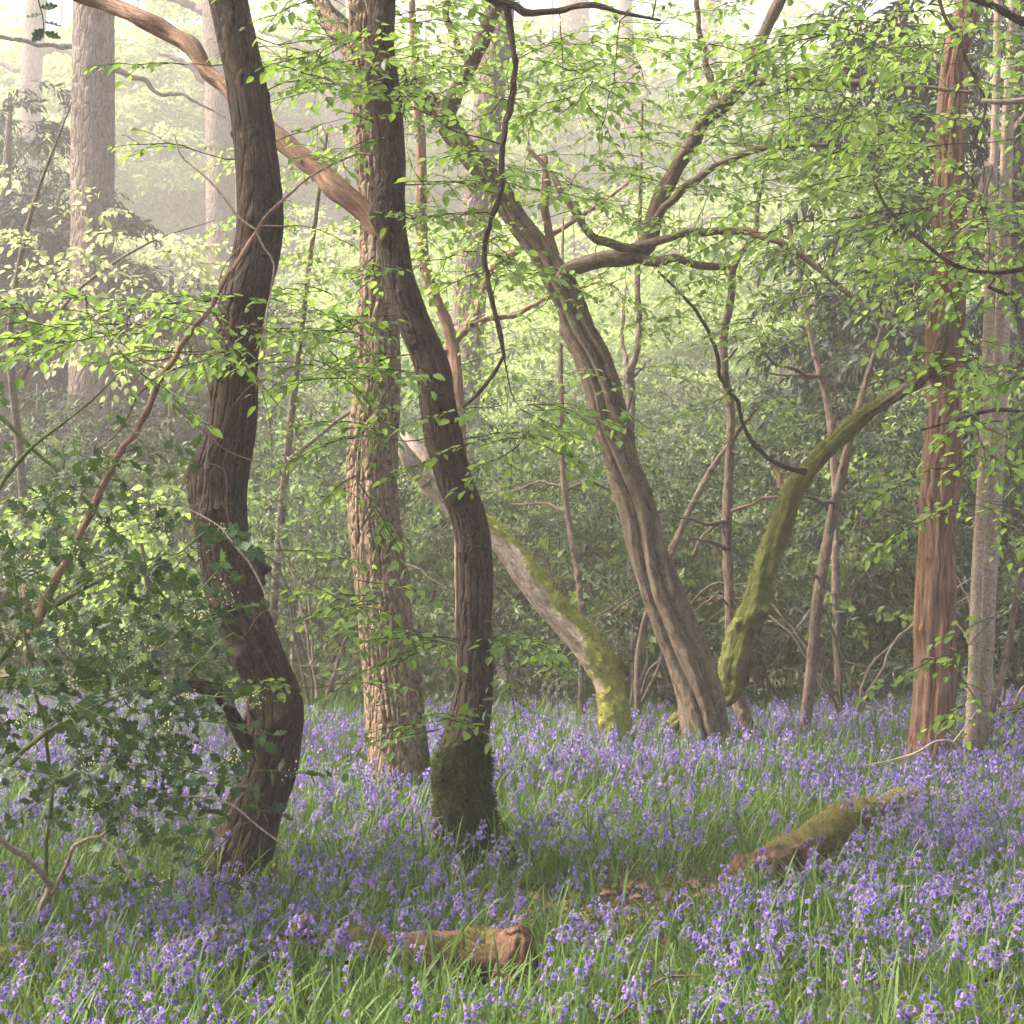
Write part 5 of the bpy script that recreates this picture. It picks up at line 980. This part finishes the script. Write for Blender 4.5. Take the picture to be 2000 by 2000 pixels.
# those that stand before the holly show best
order = np.argsort(np.where(vis, dp, 99)); near = order[:300]; rest = order[300:]
def meshes_of(lay, i):
    stalk, bells, blades = lay; mb = MB(); twig(mb, stalk, .0019, .001, seg=4)
    for q, p, Rm, s in bells: twig(mb, np.array([q, (q + p) / 2 + [0, 0, .002], p]), .0008, .0007)
    return mb.mesh('stalk', M['stalk'])
STK = [meshes_of(l, i) for i, l in enumerate(LAYS)]
BLM = []
for i in range(3):
    mb = MB(); V, Q, T = BELL[False]; mb.add(V * np.array([1, 1, 1 + .08 * (i - 1)]), Q, T, rn=.2 * i); BLM.append(mb.mesh('flower', M['bell'], False))
BDM = [[(lambda mb, vq: (mb.add(vq[0], vq[1], rn=prng.random() * .5), mb.mesh('blade', M['blade'], False))[1])(MB(), blade_geo(*b)) for b in l[2]] for l in LAYS]
for i in near:
    lay = LAYS[var[i]]; e = empty('bluebell', (bx[i], by[i], bz[i]), 'violet bluebell with nodding bells among the nearest flowers along the front', 'flower', 'nearest bluebells')
    e.rotation_euler = (rng.normal(0, .07), rng.normal(0, .07), rot[i]); e.scale = (scl[i],) * 3
    o = bpy.data.objects.new('stalk', STK[var[i]]); COL.objects.link(o); o.parent = e
    for j, (q, p, Rm, s) in enumerate(lay[1]):
        o = bpy.data.objects.new('flower', BLM[j % 3]); COL.objects.link(o); o.parent = e
        o.matrix_basis = Matrix([[*(Rm[r] * s), p[r]] for r in range(3)] + [[0, 0, 0, 1]])
    for b in BDM[var[i]]:
        o = bpy.data.objects.new('leaf', b); COL.objects.link(o); o.parent = e

def instancer(name, meshes, pts, rots, scs, idx, label):
    """one mass of plants: points that carry copies of a few plant meshes"""
    coll = bpy.data.collections.new(name + '_kinds')
    for i, me in enumerate(meshes):
        o = bpy.data.objects.new('%s_kind_%02d' % (name, i), me); coll.objects.link(o)
    me = bpy.data.meshes.new(name); n = len(pts); me.vertices.add(n); me.vertices.foreach_set('co', np.asarray(pts, np.float32).ravel())
    for nm, ty, key, arr in (('rot', 'FLOAT_VECTOR', 'vector', np.asarray(rots, np.float32)), ('scl', 'FLOAT', 'value', np.asarray(scs, np.float32)), ('idx', 'INT', 'value', np.asarray(idx, np.int32))):
        a = me.attributes.new(nm, ty, 'POINT'); a.data.foreach_set(key, arr.ravel())
    me.update(); ob = bpy.data.objects.new(name, me); COL.objects.link(ob); tag(ob, label, kind='stuff')
    g = bpy.data.node_groups.new(name, 'GeometryNodeTree'); g.interface.new_socket('Geometry', in_out='INPUT', socket_type='NodeSocketGeometry'); g.interface.new_socket('Geometry', in_out='OUTPUT', socket_type='NodeSocketGeometry')
    gi = g.nodes.new('NodeGroupInput'); go = g.nodes.new('NodeGroupOutput'); ci = g.nodes.new('GeometryNodeCollectionInfo'); ci.inputs['Collection'].default_value = coll; ci.inputs['Separate Children'].default_value = True; ci.inputs['Reset Children'].default_value = True
    ip = g.nodes.new('GeometryNodeInstanceOnPoints'); ip.inputs['Pick Instance'].default_value = True
    def na(nm, ty):
        q = g.nodes.new('GeometryNodeInputNamedAttribute'); q.data_type = ty; q.inputs['Name'].default_value = nm; return next(s for s in q.outputs if s.enabled and s.name == 'Attribute')
    er = g.nodes.new('FunctionNodeEulerToRotation'); g.links.new(na('rot', 'FLOAT_VECTOR'), er.inputs[0])
    g.links.new(gi.outputs[0], ip.inputs['Points']); g.links.new(ci.outputs[0], ip.inputs['Instance']); g.links.new(er.outputs[0], ip.inputs['Rotation']); g.links.new(na('scl', 'FLOAT'), ip.inputs['Scale']); g.links.new(na('idx', 'INT'), ip.inputs['Instance Index']); g.links.new(ip.outputs[0], go.inputs[0])
    md = ob.modifiers.new('plants', 'NODES'); md.node_group = g
    return ob
hi = [joined_plant(l, False) for l in LAYS]; lo = [joined_plant(l, True) for l in LAYS]
idx = var[rest] + np.where(by[rest] > 7.0, len(LAYS), 0)
rr = np.stack([rng.normal(0, .09, len(rest)), rng.normal(0, .09, len(rest)), rot[rest]], -1)
instancer('bluebell_carpet', hi + lo, np.stack([bx[rest], by[rest], bz[rest]], -1), rr, scl[rest], idx, 'carpet of violet bluebells spreading back to the thicket')
n = 21000; y = rng.uniform(3.1, 13.5, n); x = rng.uniform(-1, 1, n) * (0.345 * y + 1.3); k = rng.random(n) < np.clip((0.345 * y + 1.3) / 5.9, 0, 1) * (0.55 + 0.3 * vnoise(x, y, 4)); k &= clear_of(x, y)
for c, r in LIT: k &= (np.hypot(x - c[0], y - c[1]) > r * .75) | (rng.random(n) < .3)
for c, r, lo_ in GAPS:
    if lo_ == .28: k &= (np.hypot(x - c[0], y - c[1]) > r) | (rng.random(n) < .5)
x, y = x[k], y[k]; n = len(x); print('tufts', n)
instancer('bluebell_leaves', [tuft_mesh(s, 17 + s % 4) for s in range(7)], np.stack([x, y, gz(x, y)], -1), np.stack([rng.normal(0, .08, n), rng.normal(0, .08, n), rng.uniform(0, 6.28, n)], -1), rng.uniform(.75, 1.25, n), rng.integers(0, 7, n), 'green strap leaves growing between the bluebells')

# ================================================================= MIST
def haze():
    mb = MB(); x0, x1, y0, y1, z0, z1 = -150, 150, -16, 206, -1.4, 49
    V = [[x0, y0, z0], [x1, y0, z0], [x1, y1, z0], [x0, y1, z0], [x0, y0, z1], [x1, y0, z1], [x1, y1, z1], [x0, y1, z1]]
    mb.add(V, [[3, 2, 1, 0], [4, 5, 6, 7], [0, 1, 5, 4], [1, 2, 6, 5], [2, 3, 7, 6], [3, 0, 4, 7]])
    m, n, out = mat('mist'); v = nn(n, 'ShaderNodeVolumePrincipled'); v.inputs['Color'].default_value = (0.99, 0.94, 0.89, 1); v.inputs['Density'].default_value = HAZE; v.inputs['Anisotropy'].default_value = 0.1
    n.links.new(v.outputs[0], out.inputs['Volume']); tag(mb.build('haze', m, smooth=False), 'pale morning mist filling the wood', kind='stuff')
haze()
